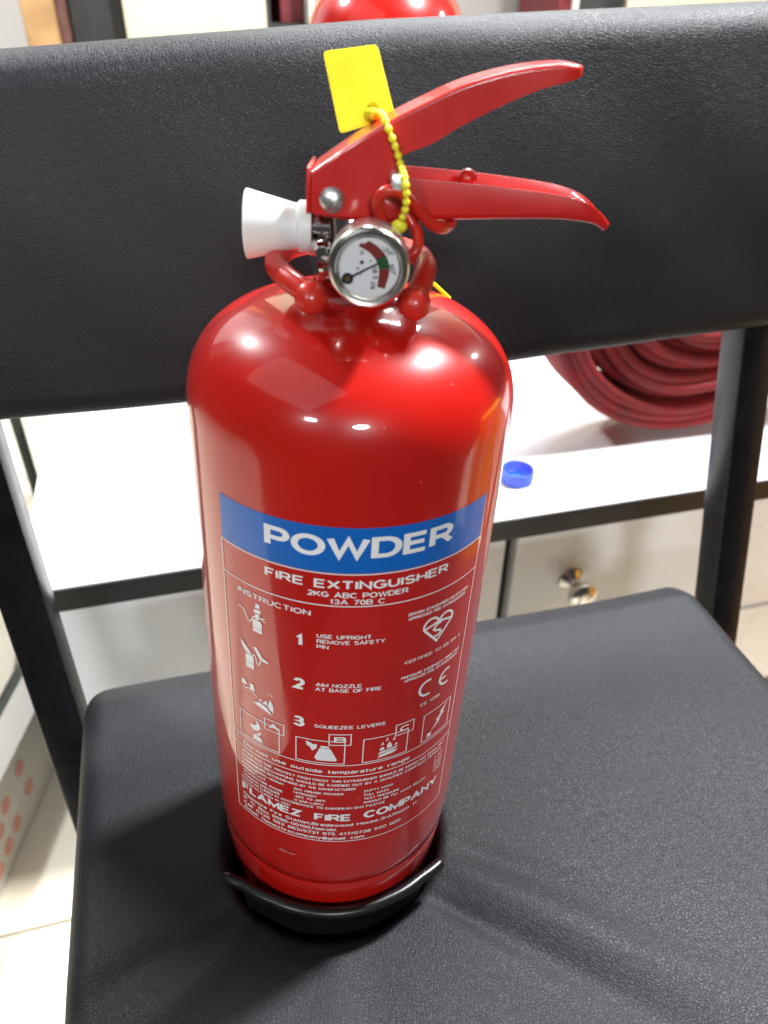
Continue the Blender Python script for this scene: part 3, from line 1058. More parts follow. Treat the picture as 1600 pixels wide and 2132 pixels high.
def wrap(name, V, F, mat, lift, step=1.6):
    """flat outline in (arc mm, height mm) -> cut into strips and wrapped onto the cylinder wall"""
    bm = bmesh.new()
    vs_ = [bm.verts.new((x, y, 0)) for x, y in V]
    for f in F:
        if sum(V[a][0] * V[b][1] - V[b][0] * V[a][1] for a, b in zip(f, f[1:] + f[:1])) < 0:
            f = f[::-1]
        try:
            bm.faces.new([vs_[i] for i in f])
        except ValueError:
            pass
    xs = [x for x, _ in V]
    x = math.floor(min(xs) / step) * step + step
    while x < max(xs):
        bmesh.ops.bisect_plane(bm, geom=list(bm.verts) + list(bm.edges) + list(bm.faces), plane_co=(x, 0, 0), plane_no=(1, 0, 0), dist=1e-5)
        x += step
    bm.verts.index_update()
    VV = [cyl_point(v.co.x, v.co.y, lift) - ex.o for v in bm.verts]
    FF = [tuple(v.index for v in f.verts) for f in bm.faces]
    bm.free()
    me = bpy.data.meshes.new(name)
    me.from_pydata([tuple(v) for v in VV], [], FF)
    for p in me.polygons:
        p.use_smooth = True
    me.normals_split_custom_set_from_vertices([tuple(Vector((v.x, v.y, 0)).normalized()) for v in VV])
    me.materials.append(mat)
    o = bpy.data.objects.new(name, me)
    col.objects.link(o)
    o.parent = tank
    return o


def lettering(s, s0, s1, z, h, bold=0.012, lift=0.00020, name='lettering'):
    t = h * (0.125 + 2.3 * bold)
    ex_ = 1.45                                # extended face: upright strokes are wider than level ones
    V, F = stroke_mesh(text_lines(s, s0 / ex_, s1 / ex_, z, h, t), t)
    return wrap(name, [(x * ex_, y) for x, y in V], F, WHITE_INK, lift)


def quad(name, s0, s1, z0, z1, mat=WHITE_INK, lift=0.00016):
    return wrap(name, [(s0, z0), (s1, z0), (s1, z1), (s0, z1)], [(0, 1, 2, 3)], mat, lift)


def strokes(name, lines, w, lift=0.0002, polys=()):
    """polylines of width w and filled polygons, one printed mark"""
    V, F = stroke_mesh(lines, w)
    for P in polys:
        k0 = len(V)
        V += [tuple(p) for p in P]
        F.append(tuple(range(k0, k0 + len(P))))
    return wrap(name, V, F, WHITE_INK, lift, 2.0)


def rect(s0, s1, z0, z1):
    return [(s0, (z0 + z1) / 2), (s0, z0), (s1, z0), (s1, z1), (s0, z1), (s0, (z0 + z1) / 2)]


SL, SR = -43.5, 55.2
quad('blue_band', SL + 0.1, SR, 219.0, 236.3, BLUE_INK, 0.00012)
LW = 0.42
for z in (218.6, 205.6, 127.1, 120.6, 79.2):
    quad('border_line', SL, SR, z - LW / 2, z + LW / 2)
quad('border_line', SL - LW / 2, SL + LW / 2, 79.4, 218.4, lift=0.00018)
quad('border_line', SR - LW / 2, SR + LW / 2, 79.4, 218.4, lift=0.00018)
lettering('POWDER', -24.4, 38.6, 225.0, 7.9, 0.032)
lettering('FIRE EXTINGUISHER', -24.5, 38.4, 212.7, 3.5, 0.024)
lettering('2KG ABC POWDER', -9.8, 23.2, 209.2, 2.2, 0.020)
lettering('13A 70B C', -2.6, 15.4, 206.45, 2.1, 0.016)
lettering('INSTRUCTION', -36.4, -8.6, 200.5, 2.3, 0.018)
lettering('1', -13.7, -11.0, 186.4, 5.2, 0.032)
lettering('USE UPRIGHT', -6.5, 11.8, 191.4, 1.75, 0.018)
lettering('REMOVE SAFETY', -6.5, 16.6, 189.0, 1.75, 0.018)
lettering('PIN', -6.5, -2.4, 186.6, 1.75, 0.018)
lettering('2', -14.6, -10.3, 165.8, 5.4, 0.032)
lettering('AIM NOZZLE', -6.6, 9.6, 168.7, 1.75, 0.018)
lettering('AT BASE OF FIRE', -6.7, 16.7, 166.4, 1.75, 0.018)
lettering('3', -14.8, -10.3, 146.6, 5.4, 0.032)
lettering('SQUEEZEE LEVERS', -6.8, 19.4, 147.5, 1.75, 0.018)
lettering('BRITISH STANDARDS INSTITUTION', 24.2, 51.4, 198.4, 1.35, 0.016)
lettering('APPROVED FIRE EXTINGUISHER', 24.2, 50.3, 196.4, 1.35, 0.016)
lettering('CERTIFIED TO BS EN 3', 24.6, 51.0, 176.2, 1.5, 0.010)
lettering('PRESSURE EQUIPMENT DIRECTIVE', 23.9, 52.2, 168.9, 1.35, 0.016)
lettering('APPROVED FIRE EXTINGUISHER', 25.1, 51.1, 166.9, 1.35, 0.016)
lettering('CE 1266', 33.6, 43.5, 150.4, 1.6, 0.010)


def arcl(cx, cz, r, a0, a1, n=14, sq=1.0):
    return [(cx + r * math.cos(math.radians(a0 + (a1 - a0) * k / n)), cz + r * sq * math.sin(math.radians(a0 + (a1 - a0) * k / n))) for k in range(n + 1)]


# heart-shaped certification mark with the S inside
strokes('certification_mark', [
    arcl(34.2, 190.6, 3.2, 200, 20) + [(36.3, 189.2)], arcl(40.8, 190.6, 3.2, 160, -20) + [(37.5, 182.0), (31.1, 189.6)],
    [(31.1, 189.5), (37.4, 191.3), (43.9, 189.7)],
    [(38.9, 190.6), (36.2, 189.6), (35.4, 188.2), (36.6, 187.2), (38.2, 186.9), (39.0, 185.8), (37.9, 184.6), (35.9, 184.6)]], 0.95)
strokes('ce_mark', [arcl(36.2, 159.4, 3.7, 70, 290, 18), arcl(46.0, 159.4, 3.7, 70, 290, 18), [(42.4, 159.4), (45.6, 159.4)]], 1.05)

# instruction pictograms
strokes('pictogram', [[(-36.6, 194.4), (-34.0, 193.6), (-33.2, 192.2), (-32.4, 190.0), (-31.2, 189.6), (-30.4, 191.0), (-29.6, 192.6), (-28.2, 193.2)], [(-27.2, 192.6), (-25.0, 193.6)], [(-27.2, 193.0), (-25.0, 191.9)]], 0.45,
        polys=[[(-30.2, 185.9), (-26.4, 185.9), (-26.4, 187.6), (-30.2, 187.6)], [(-30.2, 187.8), (-26.4, 187.8), (-26.4, 190.6), (-27.0, 191.4), (-29.6, 191.4), (-30.2, 190.6)],
               [(-29.0, 191.7), (-27.6, 191.7), (-27.2, 194.2), (-29.0, 194.2)], [(-29.4, 194.6), (-27.0, 194.6), (-26.6, 196.4), (-29.6, 196.0)], [(-29.0, 196.8), (-27.2, 196.8), (-27.0, 198.7), (-28.6, 198.9)]])
strokes('pictogram', [[(-31.0, 173.2), (-30.2, 174.6), (-29.4, 173.6), (-29.3, 171.2), (-28.2, 170.6), (-27.4, 173.0)]], 0.45,
        polys=[[(-34.2, 166.9), (-30.5, 166.9), (-30.5, 169.4), (-34.2, 169.4)], [(-34.2, 169.6), (-30.5, 169.6), (-30.5, 172.8), (-31.2, 173.4), (-33.6, 173.4), (-34.2, 172.8)],
               [(-33.6, 173.8), (-31.0, 173.8), (-32.2, 175.4), (-35.2, 178.2), (-36.6, 178.6), (-35.4, 175.6)],
               [(-30.4, 178.0), (-29.2, 178.8), (-26.6, 174.8), (-24.2, 173.9), (-24.3, 172.9), (-27.6, 173.4)]])
strokes('pictogram', [[(-36.4, 155.8), (-35.2, 154.8), (-33.8, 156.2), (-31.8, 155.2), (-29.6, 153.6)], [(-24.4, 157.8), (-24.2, 158.4)], [(-23.2, 157.2), (-23.0, 158.4)]], 0.42,
        polys=[[(-37.0, 156.6), (-34.6, 156.9), (-34.2, 158.2), (-35.6, 159.4), (-36.8, 159.0)], [(-33.0, 155.9), (-30.4, 155.9), (-31.2, 159.2), (-32.6, 159.0)],
               [(-31.8, 150.0), (-28.6, 151.6), (-25.6, 150.6), (-22.8, 147.2), (-26.8, 148.6)], [(-27.4, 152.0), (-25.2, 154.4), (-25.2, 151.4)], [(-25.0, 151.6), (-23.8, 155.6), (-22.6, 152.6), (-22.6, 148.6), (-24.6, 150.6)], [(-29.2, 152.2), (-27.8, 154.0), (-27.4, 152.6)]])
# fire classes
strokes('class_box', [rect(-38.9, -20.4, 128.3, 141.6), rect(-26.5, -18.4, 138.9, 144.6)], 0.42,
        polys=[[(-33.6, 136.0), (-32.2, 134.4), (-29.8, 135.2), (-28.6, 137.4), (-29.2, 139.6), (-30.8, 140.8), (-30.2, 138.6), (-31.6, 137.2), (-33.2, 137.4)],
               [(-32.6, 129.3), (-27.6, 129.3), (-28.4, 131.8), (-31.8, 132.4)], [(-31.0, 132.6), (-29.2, 132.6), (-28.0, 135.6), (-29.6, 134.2)]])
lettering('A', -24.8, -20.4, 140.2, 3.0, 0.035)
strokes('class_box', [rect(-13.6, 4.7, 128.2, 140.6), rect(-1.2, 6.8, 138.7, 144.5)], 0.42,
        polys=[[(-9.8, 139.6), (-8.2, 139.0), (-7.0, 138.2), (-5.6, 138.6), (-5.8, 136.2), (-7.4, 134.6), (-8.2, 136.4), (-9.6, 137.4)],
               [(-5.6, 129.6), (1.4, 129.6), (2.0, 130.4), (-0.6, 136.4), (-4.6, 136.6), (-6.6, 131.0)], [(-4.4, 136.8), (-1.0, 136.7), (-1.2, 137.8), (-4.2, 137.9)]])
lettering('B', 0.6, 5.2, 140.2, 3.0, 0.035)
strokes('class_box', [rect(11.6, 29.4, 128.2, 141.1), rect(24.0, 31.6, 139.4, 145.2)], 0.42,
        polys=[[(17.4, 129.4), (23.8, 130.4), (25.6, 131.8), (22.6, 132.0), (18.2, 131.0)], [(17.2, 131.4), (24.6, 132.6), (25.6, 133.6), (18.4, 132.6)],
               [(18.0, 133.2), (20.0, 133.4), (19.6, 135.0), (18.2, 134.8)], [(20.8, 133.6), (23.2, 133.8), (22.6, 136.0), (21.6, 137.4), (20.8, 135.4)],
               [(23.8, 134.0), (25.4, 134.6), (24.6, 135.8)], [(18.4, 136.0), (19.6, 136.4), (19.0, 138.2)], [(20.2, 138.0), (21.2, 138.4), (20.8, 140.0)], [(23.0, 137.4), (24.2, 137.8), (23.6, 139.6)]])
lettering('C', 25.6, 30.0, 140.8, 3.0, 0.035)
strokes('class_box', [rect(36.5, 51.6, 128.6, 143.8)], 0.42,
        polys=[[(39.2, 129.6), (41.2, 129.6), (41.6, 131.6), (39.4, 131.8)], [(41.0, 132.0), (44.6, 136.2), (43.2, 136.6), (46.4, 139.6), (44.8, 140.0), (49.6, 143.0), (46.9, 139.2), (48.2, 138.8), (45.0, 136.0), (46.2, 135.4)]])
# small print
lettering('Do not use outside temparature range', -37.6, 31.6, 122.3, 2.1, 0.020)
lettering('AFTER ANY USE. PROTECT FROM FROST THIS EXTINGUISHER SHOULD BE INSPECTED REGULARLY', -39.2, 52.3, 117.2, 1.4, 0.020)
lettering('ANNUALLY. RECHARGING SHOULD BE CARRIED OUT BY A QUALIFIED COMPTENT PERSON', -39.2, 50.0, 114.7, 1.4, 0.020)
lettering('COMPONENTS RECOMMENDED BY THE MANUFACTURER', -39.2, 9.8, 112.2, 1.4, 0.020)
lettering('EXTINGUISHING MEDIUM:', -39.2, -18.6, 109.7, 1.35, 0.018)
lettering('2KG 40%ABC POWDER', -14.6, 5.2, 109.4, 1.35, 0.018)
lettering('EMPTY MASS', 13.2, 25.3, 110.0, 1.35, 0.018)
lettering('PROPELLANT', -39.2, -27.0, 107.3, 1.35, 0.018)
lettering('NITROGEN', -14.6, -5.4, 107.1, 1.35, 0.018)
lettering('FULL MASS', 13.2, 23.6, 107.6, 1.35, 0.018)
lettering('TEMPERATURE RANGE', -39.2, -19.2, 104.9, 1.35, 0.018)
lettering('-30°C TO +60°C', -14.6, -1.6, 104.8, 1.35, 0.018)
lettering('TEST PRESSURE', 13.2, 28.4, 105.2, 1.35, 0.018)
lettering('WORKING PRESSURE', -39.2, -20.4, 102.5, 1.35, 0.018)
lettering('14 BAR (+20°C)', -14.6, -2.6, 102.5, 1.35, 0.018)
lettering('SHOULD BE FILL MASS BELOW', 13.2, 42.0, 102.9, 1.35, 0.018)
lettering('MANUFACTURED IN ACCORDANCE TO EUROPEAN EN3 P.E.D*CE', -40.0, 22.4, 100.3, 1.4, 0.020)
lettering('MANUFACTURED IN 2021', -40.0, -16.0, 98.0, 1.3, 0.018)
for k in range(5):
    lettering(('1 KG', '3 KG', '27 BAR', '10%', '1266')[k], 46.4, 51.8, 111.4 - 2.2 * k, 1.25, 0.014)
lettering('FLAMEZ', -40.3, -11.3, 92.8, 4.4, 0.036)
lettering('FIRE', -6.2, 8.9, 92.8, 4.4, 0.036)
lettering('COMPANY', 13.7, 50.4, 93.2, 4.6, 0.036)
lettering('Opposite Fire Station,Braidewood House,3rd,Room 11', -39.8, 38.6, 89.2, 1.9, 0.020)
lettering('P. O. Box 8086-00100,Nairobi.', -39.8, 3.4, 86.3, 1.9, 0.020)
lettering('Cell: 0726 983 863/0721 975 417/0738 050 020', -39.8, 30.8, 83.4, 1.9, 0.020)
lettering('Email: flamezfirecompany@gmail. com', -39.4, 14.6, 80.4, 1.9, 0.020)
# worn patch of paint low on the front
strokes('scuff', [], 0.4, polys=[[(-22.5, 65.9), (-20.0, 65.1), (-17.2, 65.6), (-15.4, 65.0), (-13.2, 66.2), (-14.4, 67.0), (-16.6, 66.5), (-18.6, 67.4), (-21.0, 67.2)]])
SC = simple('bare_scuff', (0.50, 0.10, 0.08), 0.5, var=0.5, scale=900, rvar=0.2)
bpy.data.objects['scuff'].data.materials[0] = SC


# dial figures
def dial_text(s, cx, cy, h, rot, name='dial_figure'):
    t = h * 0.19
    adv = (sum(GLYPH[c][0] for c in s) + GAP * (len(s) - 1)) * h * 0.95 + t
    V, F = stroke_mesh(text_lines(s, -adv / 2, adv / 2, -h / 2, h, t), t)
    c, s_ = math.cos(math.radians(rot)), math.sin(math.radians(rot))
    a0, b0 = du(cx, cy)
    P = [dial(a0 + x * c - y * s_, b0 + x * s_ + y * c, 0.00014) for x, y in V]
    return build(name, P, F, DIAL_BLACK, ex, parent=gauge, smooth=False)


dial_text('0', 952, 637, 1.15, -35)
dial_text('1', 1022, 694, 1.0, -58)
dial_text('18.5', 1062, 780, 1.35, -82)
dial_text('28', 1053, 876, 1.25, -98)
dial_text('-20°', 1152, 612, 1.3, -38)
dial_text('60°', 1200, 748, 1.3, -72)
dial_text('b', 928, 755, 0.9, -62)
dial_text('r', 952, 802, 0.9, -62)

# ------------------------------------------------------------------ levers
def loft_channel(st, up, rc=0.0022, k=4):
    """pressed-steel channel: stations of (x, z_edge, z_web, half width); web on top (up) or below"""
    V, F = [], []
    for x, ze, zw, w in st:
        sg = 1 if up else -1
        r = min(rc, abs(zw - ze) * 0.45, w * 0.6)
        sec = [(-w, ze)]
        for i in range(k + 1):
            a = math.pi / 2 * i / k
            sec.append((-w + r - r * math.cos(a), zw - sg * (r - r * math.sin(a))))
        for i in range(k + 1):
            a = math.pi / 2 * (1 - i / k)
            sec.append((w - r + r * math.cos(a), zw - sg * (r - r * math.sin(a))))
        sec.append((w, ze))
        V += [Vector((x, y, z)) for y, z in sec]
    n = 2 * k + 4
    for i in range(len(st) - 1):
        for j in range(n - 1):
            F.append((i * n + j, i * n + j + 1, (i + 1) * n + j + 1, (i + 1) * n + j))
    return V, F, n


def interp_st(x, tab):
    return float(np.interp(x, [t[0] for t in tab], [t[1] for t in tab]))


def smooth_tab(tab, k=6):
    return [(v.x, v.y) for v in smooth_path([(a, b, 0) for a, b in tab], k)]


# carry handle: front part of the upper channel
top = smooth_tab([(-0.0136, 0.3268), (-0.003, 0.3343), (0.0079, 0.3411), (0.0170, 0.3459), (0.0259, 0.3503), (0.035, 0.3535), (0.0442, 0.3558), (0.0520, 0.3570), (0.0566, 0.3570)])
bot = smooth_tab([(-0.0136, 0.3160), (-0.0120, 0.3152), (0.0030, 0.3160), (0.0066, 0.3215), (0.0105, 0.3290), (0.0112, 0.3322), (0.0196, 0.3359), (0.027, 0.3405), (0.0368, 0.3458), (0.0462, 0.3502), (0.0530, 0.3524), (0.0566, 0.3535)], 5)
xs = sorted(set([round(float(x), 5) for x in np.linspace(-0.0136, 0.0566, 56)] + [0.0030, 0.0066, 0.0105, 0.0112]))
st = []
for x in xs:
    w = float(np.interp(x, [-0.0136, 0.012, 0.025, 0.045, 0.0535, 0.0566], [0.0112, 0.0112, 0.0100, 0.0088, 0.0084, 0.0078]))
    st.append((x, interp_st(x, bot), interp_st(x, top), w))
st += [(0.0578, 0.3540, 0.3569, 0.0070), (0.0586, 0.3546, 0.3565, 0.0055), (0.0589, 0.3552, 0.3559, 0.0030)]
V, F, n = loft_channel(st, True, 0.0013)
F.append(tuple((len(st) - 1) * n + j for j in range(n)))                 # rounded blind end
hd = build('carry_handle', V, F, RED_LEVER, ex, angle=45)
so = hd.modifiers.new('gauge_steel', 'SOLIDIFY')
so.thickness = 0.0012
so.offset = -1
bv = hd.modifiers.new('edge', 'BEVEL')
bv.width = 0.0004
bv.segments = 2
bv.limit_method = 'ANGLE'
bv.angle_limit = math.radians(50)
wn = hd.modifiers.new('flat_faces', 'WEIGHTED_NORMAL')
wn.keep_sharp = True
wn.weight = 100
# rear folded plate of the yoke
build('yoke_plate', *box((-0.0152, -0.0098, 0.3150), (-0.0138, 0.0098, 0.3275), 0.0005), RED_LEVER, ex)

ltop = [(-0.0105, 0.3225), (0.000, 0.3262), (0.0124, 0.3264), (0.0344, 0.3260), (0.0553, 0.3248), (0.0640, 0.3234), (0.0690, 0.3214), (0.0722, 0.3190), (0.0738, 0.3174)]
lbot = [(-0.0105, 0.3152), (0.000, 0.3146), (0.0124, 0.3150), (0.0188, 0.3160), (0.0344, 0.3174), (0.0553, 0.3187), (0.0640, 0.3186), (0.0690, 0.3180), (0.0722, 0.3168), (0.0738, 0.3158)]
lt, lb = smooth_tab(ltop), smooth_tab(lbot)
st = []
for x in np.linspace(-0.0105, 0.0738, 52):
    w = float(np.interp(x, [-0.0105, 0.012, 0.05, 0.066, 0.0738], [0.0094, 0.0096, 0.0086, 0.0078, 0.0058]))
    st.append((float(x), interp_st(x, lt), interp_st(x, lb), w))
V, F, n = loft_channel(st, False, 0.0010)
lv = build('squeeze_lever', V, F, RED_LEVER, ex, angle=45)
so = lv.modifiers.new('gauge_steel', 'SOLIDIFY')
so.thickness = 0.0011
so.offset = 1
wn = lv.modifiers.new('flat_faces', 'WEIGHTED_NORMAL')
wn.keep_sharp = True
wn.weight = 100
build('stop_ball', *sphere((0.0312, -0.0030, 0.3262), 0.0029, 20, 12), RED_LEVER, ex, parent=lv)
# rivet head
build('rivet', *lathe([(0.0037, -0.0006), (0.0037, 0.0004), (0.0034, 0.0010), (0.0026, 0.0016), (0.0014, 0.0020), (0.0001, 0.0021)], 28, axis=(0, -1, 0), origin=(-0.0076, -0.0112, 0.3196)), STEEL, ex)
# safety pin through both plates
pin = build('safety_pin', *join(lathe([(0.0001, -0.0345), (0.0020, -0.0340), (0.0021, -0.0330), (0.0021, -0.0008), (0.0018, -0.0002), (0.0001, 0)], 20, axis=(0.06, -1, 0.03), origin=(0.0110, -0.0212, 0.3270))), STEEL, ex)
wa = mm([(7.6, -15.0, 313.0), (6.4, -16.5, 317.2), (5.4, -18.0, 320.8), (6.6, -19.0, 323.6), (9.7, -19.5, 324.9), (13.2, -18.5, 323.2), (16.8, -16.5, 319.8), (20.4, -14.0, 316.0), (23.8, -12.0, 314.0), (26.6, -7.5, 313.5), (28.0, -1.0, 313.8), (25.0, 6.0, 313.8)])
build('pull_ring', *tube(smooth_path(wa, 6), 0.00165, 12), RED_PLASTIC, ex)
wb = mm([(12.0, -9.0, 319.5), (14.2, -10.0, 317.0), (17.0, -12.0, 313.1), (18.0, -14.0, 310.0), (17.0, -15.5, 307.4), (14.0, -15.0, 305.6), (9.0, -13.0, 304.5)])
build('pull_ring', *tube(smooth_path(wb, 6), 0.00165, 12), RED_PLASTIC, ex)

# ------------------------------------------------------------------ yellow tamper seal on the handle
seal = ExtThing('seal_tag', 'bright yellow plastic seal tag with beaded strap looped round red handle', 'seal tag', (0.0023, 0.010, 0.339))
c4 = mm([(-7.2, 14.6, 333.4), (9.2, 13.4, 339.2), (2.7, 14.6, 357.4), (-12.9, 15.6, 354.6)])


def rounded_plate(c, r, t, k=5):
    P = []
    n = len(c)
    nrm = (c[1] - c[0]).cross(c[3] - c[0]).normalized()
    for i in range(n):
        a, b, d = c[i - 1], c[i], c[(i + 1) % n]
        p0, p1 = b + (a - b).normalized() * r, b + (d - b).normalized() * r
        for j in range(k + 1):
            s = j / k
            P.append(p0 * (1 - s) ** 2 + b * 2 * s * (1 - s) + p1 * s * s)
    m = len(P)
    V = [p - nrm * t / 2 for p in P] + [p + nrm * t / 2 for p in P]
    F = [tuple(range(m)), tuple(m + i for i in range(m))] + [(i, (i + 1) % m, m + (i + 1) % m, m + i) for i in range(m)]
    return V, F


build('plate', *rounded_plate(c4, 0.0014, 0.0010), YELLOW, seal, angle=30)
build('lock_boss', *join(sphere((0.0024, 0.0105, 0.3395), 0.0026, 16, 10, (1, 1.3, 0.8)), tube(mm([(2.4, 13.6, 341.2), (2.2, 10.5, 339.4), (3.0, 6.0, 340.2)]), 0.0016, 10)), YELLOW, seal)
chp = smooth_path(mm([(2.6, 8.0, 340.0), (4.2, 0.0, 341.4), (5.6, -8.0, 341.6), (6.8, -12.6, 340.0), (8.7, -13.4, 336.5), (10.2, -13.6, 333.4), (11.4, -15.6, 330.4), (12.6, -22.4, 328.0), (13.2, -22.8, 324.6), (13.2, -21.4, 320.4), (12.0, -20.0, 316.2)]), 10)
build('strap', *tube(chp, 0.00062, 8), YELLOW, seal)
acc, last = 0, None
for i in range(1, len(chp)):
    acc += (chp[i] - chp[i - 1]).length
    if acc >= 0.00215:
        acc = 0
        t_ = (chp[i] - chp[i - 1]).normalized()
        prof = [(0.0006, -0.0010), (0.0009, -0.0006), (0.00112, 0), (0.0009, 0.0006), (0.0006, 0.0010)]
        build('bead', *lathe(prof, 10, axis=t_, origin=chp[i]), YELLOW, seal)
build('strap_end', *sphere((0.0119, -0.0200, 0.3156), 0.0019, 12, 8, (1.2, 0.7, 1.0)), YELLOW, seal)
build('strap_tail', *tube(smooth_path(mm([(15.0, 12.0, 318.0), (18.0, 12.0, 306.0), (20.6, 12.6, 298.0), (23.4, 14.2, 291.8), (27.2, 18.6, 287.6), (32.5, 26.0, 281.6)])), 0.0007, 8), YELLOW, seal)

# ------------------------------------------------------------------ the bigger extinguisher on the cabinet
e2 = Thing('fire_extinguisher', 'larger red extinguisher on white cabinet behind the chair back, only its dome showing', 'fire extinguisher', (0.228, 0.755, DZ))


def big_profile():
    R, z0, b, nexp = 0.088, 0.352, 0.075, 2.1
    P = [(0.060, 0.002), (0.074, 0.004), (0.083, 0.014), (R, 0.030)] + [(R, z) for z in np.linspace(0.06, z0, 5)]
    for k in range(1, 30):
        a = math.pi / 2 * k / 30
        c, s = math.cos(a), math.sin(a)
        q = (c ** nexp + s ** nexp) ** (-1 / nexp)
        if R * c * q < 0.022:
            break
        P.append((R * c * q, z0 + b * s * q))
    P += [(0.0185, P[-1][1] + 0.002), (0.018, P[-1][1] + 0.010), (0.014, P[-1][1] + 0.011)]
    return P


bp_ = big_profile()
build('cylinder', *lathe(bp_, 96, origin=(0.228, 0.755, DZ)), RED, e2, angle=50)
zt = DZ + bp_[-1][1]
build('valve', *lathe([(0.014, 0), (0.014, 0.03), (0.011, 0.032), (0.011, 0.045)], 32, origin=(0.228, 0.755, zt - 0.001)), CHROME, e2)
build('carry_handle', *join(box((0.212, 0.744, zt + 0.040), (0.250, 0.766, zt + 0.062), 0.003), box((0.250, 0.746, zt + 0.054), (0.330, 0.764, zt + 0.066), 0.004)), RED_LEVER, e2)
build('squeeze_lever', *box((0.250, 0.747, zt + 0.030), (0.335, 0.763, zt + 0.038), 0.003), RED_LEVER, e2)

# ------------------------------------------------------------------ things left of the chair and behind it
# printed carton lying on the floor, seen past the seat's left edge
ct = Thing('carton', 'long white carton printed with pale red dots lying on the tiled floor', 'carton', (-0.33, 0.45, -H))
dirv = Vector((0.276, 0.961, 0))
nrmv = Vector((-0.961, 0.276, 0))
p0 = Vector((-0.352, 0.176, -H + 0.0005))
LEN, TH, HT = 0.62, 0.034, 0.105


def ctv(a, b, z):
    return p0 + dirv * a + nrmv * b + Vector((0, 0, z))


def cbox(a0, a1, b0, b1, z0, z1):
    V = [ctv(a, b, z) for a in (a0, a1) for b in (b0, b1) for z in (z0, z1)]
    F = [(0, 1, 3, 2), (4, 6, 7, 5), (0, 4, 5, 1), (2, 3, 7, 6), (0, 2, 6, 4), (1, 5, 7, 3)]
    return V, F


build('carton_body', *cbox(0, LEN, 0, TH, 0, HT), CARTON, ct, smooth=False)
build('lid_flap', *cbox(-0.002, LEN + 0.002, -0.0012, TH + 0.001, HT + 0.0002, HT + 0.0022), CARTON, ct, smooth=False)
for a, z in ((0.185, 0.073), (0.189, 0.033), (0.162, 0.060), (0.164, 0.029), (0.138, 0.024), (0.227, 0.081), (0.229, 0.043), (0.136, 0.055), (0.160, 0.090), (0.112, 0.030), (0.110, 0.062), (0.134, 0.086)):
    cv = [ctv(a + 0.0095 * math.cos(q * math.pi / 10), -0.0006, z + 0.0095 * math.sin(q * math.pi / 10)) for q in range(20)]
    build('printed_dot', cv, [tuple(range(20))], CARTON_INK, ct, smooth=False)
pb = Vector((-0.375, 0.20, -H))
pipe = Thing('metal_pipe', 'dark grey green metal pipe lying on the floor behind the white carton', 'pipe', (-0.33, 0.5, -H))
build('pipe_body', *tube([ctv(-0.05, TH + 0.055, 0.0165), ctv(LEN - 0.05, TH + 0.055, 0.0165)], 0.016, 20, cap=False), GREEN_METAL, pipe)
stand = Thing('metal_stand', 'narrow dark green metal stand upright beside the white cabinet', 'stand', (-0.285, 0.8, -H))
for v in (0.8, 1.1):
    build('leg', *bar([(-0.281, v, -H + 0.006), (-0.281, v, 0.12)], 0.013, 0.013), GREEN_METAL, stand)
    build('foot', *box((-0.292, v - 0.011, -H), (-0.270, v + 0.011, -H + 0.006), 0.002), BLACK_PLASTIC, stand)
build('cross_bar', *box((-0.2875, 0.7935, 0.1205), (-0.2745, 1.1065, 0.1325), 0.002), GREEN_METAL, stand)

# furniture along the wall, seen over the backrest
dw = Thing('door', 'bright white door beside the tan wooden post', 'door', (-0.62, 1.60, -H))
d_ = build('door_leaf', *box((-1.0, 1.58, -H + 0.005), (-0.2425, 1.62, 1.60), 0.002), WHITE_WALL, dw, smooth=False)
build('handle', *tube(smooth_path([(-0.33, 1.578, 0.58), (-0.33, 1.54, 0.58), (-0.36, 1.535, 0.58), (-0.44, 1.535, 0.58)]), 0.008, 10), NICKEL, dw, parent=d_)
wp = Thing('wooden_post', 'tan wooden door post with dark brown trim', 'post', (-0.205, 1.55, -H))
build('jamb', *box((-0.240, 1.50, -H), (-0.180, 1.60, 1.62), 0.003), WOOD, wp, smooth=False)
build('trim', *box((-0.1795, 1.495, -H), (-0.164, 1.60, 1.62), 0.002), DARK_WOOD, wp, smooth=False)
bc = Thing('board', 'charcoal panel standing between wooden post and cream board', 'board', (-0.115, 1.56, -H))
build('panel', *box((-0.162, 1.53, -H), (-0.0675, 1.58, 1.50), 0.003), DARK_CLOTH, bc, smooth=False)
cb = Thing('board', 'plain cream board standing against the wall beside the dark shelf', 'board', (0.065, 1.52, -H))
build('panel', *box((-0.066, 1.50, -H), (0.1935, 1.535, 1.45), 0.003), CREAM, cb, smooth=False)
sh = Thing('shelf', 'dark narrow shelf holding a dull red box beside the cream board', 'shelf', (0.24, 1.60, -H))
build('side_panel', *box((0.196, 1.52, -H), (0.204, 1.74, 1.35)), DARK_CLOTH, sh, smooth=False)
build('side_panel', *box((0.276, 1.50, -H), (0.286, 1.74, 1.35)), CARTON, sh, smooth=False)
build('back_panel', *box((0.2042, 1.72, -H), (0.2758, 1.738, 1.35)), DARK_CLOTH, sh, smooth=False)
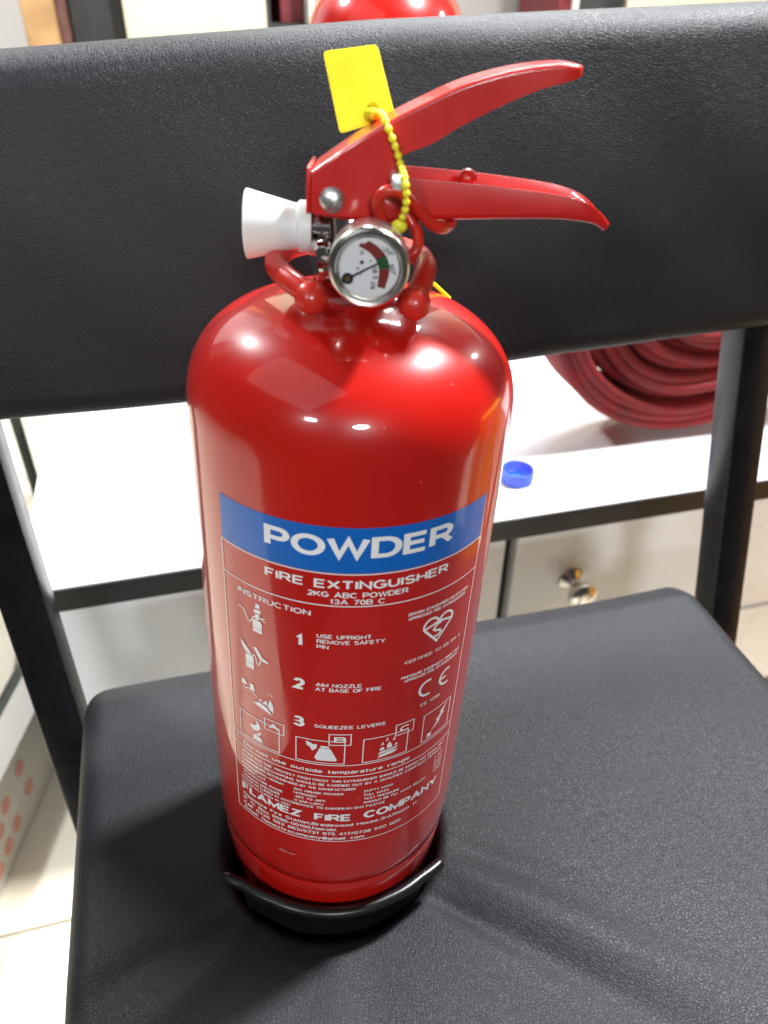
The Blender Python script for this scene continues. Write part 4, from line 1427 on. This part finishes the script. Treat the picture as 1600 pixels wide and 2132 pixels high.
for z in (-0.40, -0.08, 0.262, 0.60, 0.95, 1.30):
    build('shelf_board', *box((0.2042, 1.525, z), (0.2758, 1.7195, z + 0.014)), DARK_CLOTH, sh, smooth=False)
for z, hh, u0 in ((0.2765, 0.16, 0.228),):
    tag(build('box', *[[room(*p) for p in box((u0, 1.55, z), (0.272, 1.69, z + hh), 0.002)[0]], box((u0, 1.55, z), (0.272, 1.69, z + hh), 0.002)[1]], RED_BOX, smooth=False),
        'small dull red box on the dark shelf', 'box')
rc = Thing('locker', 'tall black locker with red side strip behind the chair', 'locker', (0.88, 1.6, -H))
build('side_strip', *box((0.800, 1.51, -H), (0.8285, 1.72, 1.40), 0.002), RED_BOX, rc, smooth=False)
build('white_strip', *box((0.829, 1.505, -H), (0.8425, 1.72, 1.40), 0.002), CARTON, rc, smooth=False)
d_ = build('door', *box((0.843, 1.51, -H), (0.9485, 1.72, 1.40), 0.003), DARK_CLOTH, rc, smooth=False)
build('handle', *box((0.925, 1.498, 0.50), (0.935, 1.5095, 0.62), 0.002), NICKEL, rc, parent=d_, smooth=False)
cc = Thing('cupboard', 'cream cupboard standing next to the black locker', 'cupboard', (1.3, 1.6, -H))
build('carcass', *box((0.952, 1.53, -H), (1.70, 1.74, 1.30), 0.003), CREAM, cc, smooth=False)
for a, b in ((0.958, 1.322), (1.328, 1.694)):
    d_ = build('door', *box((a, 1.512, -H + 0.06), (b, 1.5295, 1.28), 0.002), CREAM, cc, smooth=False)
    build('handle', *box(((a + b) / 2 - 0.01, 1.498, 0.42), ((a + b) / 2 + 0.01, 1.5115, 0.52), 0.003), NICKEL, cc, parent=d_, smooth=False)
# orange carton right of the chair (mirrored in the glossy tank)
ob = Thing('carton', 'tall orange carton standing on the floor right of the chair', 'carton', (0.80, 0.05, -H))
d_ = build('carton_body', *box((0.66, -0.14, -H), (0.92, 0.17, 0.15), 0.003), ORANGE, ob, smooth=False)
build('tape', *box((0.6585, -0.025, -H + 0.02), (0.6598, 0.005, 0.118)), CARTON, ob, parent=d_, smooth=False)
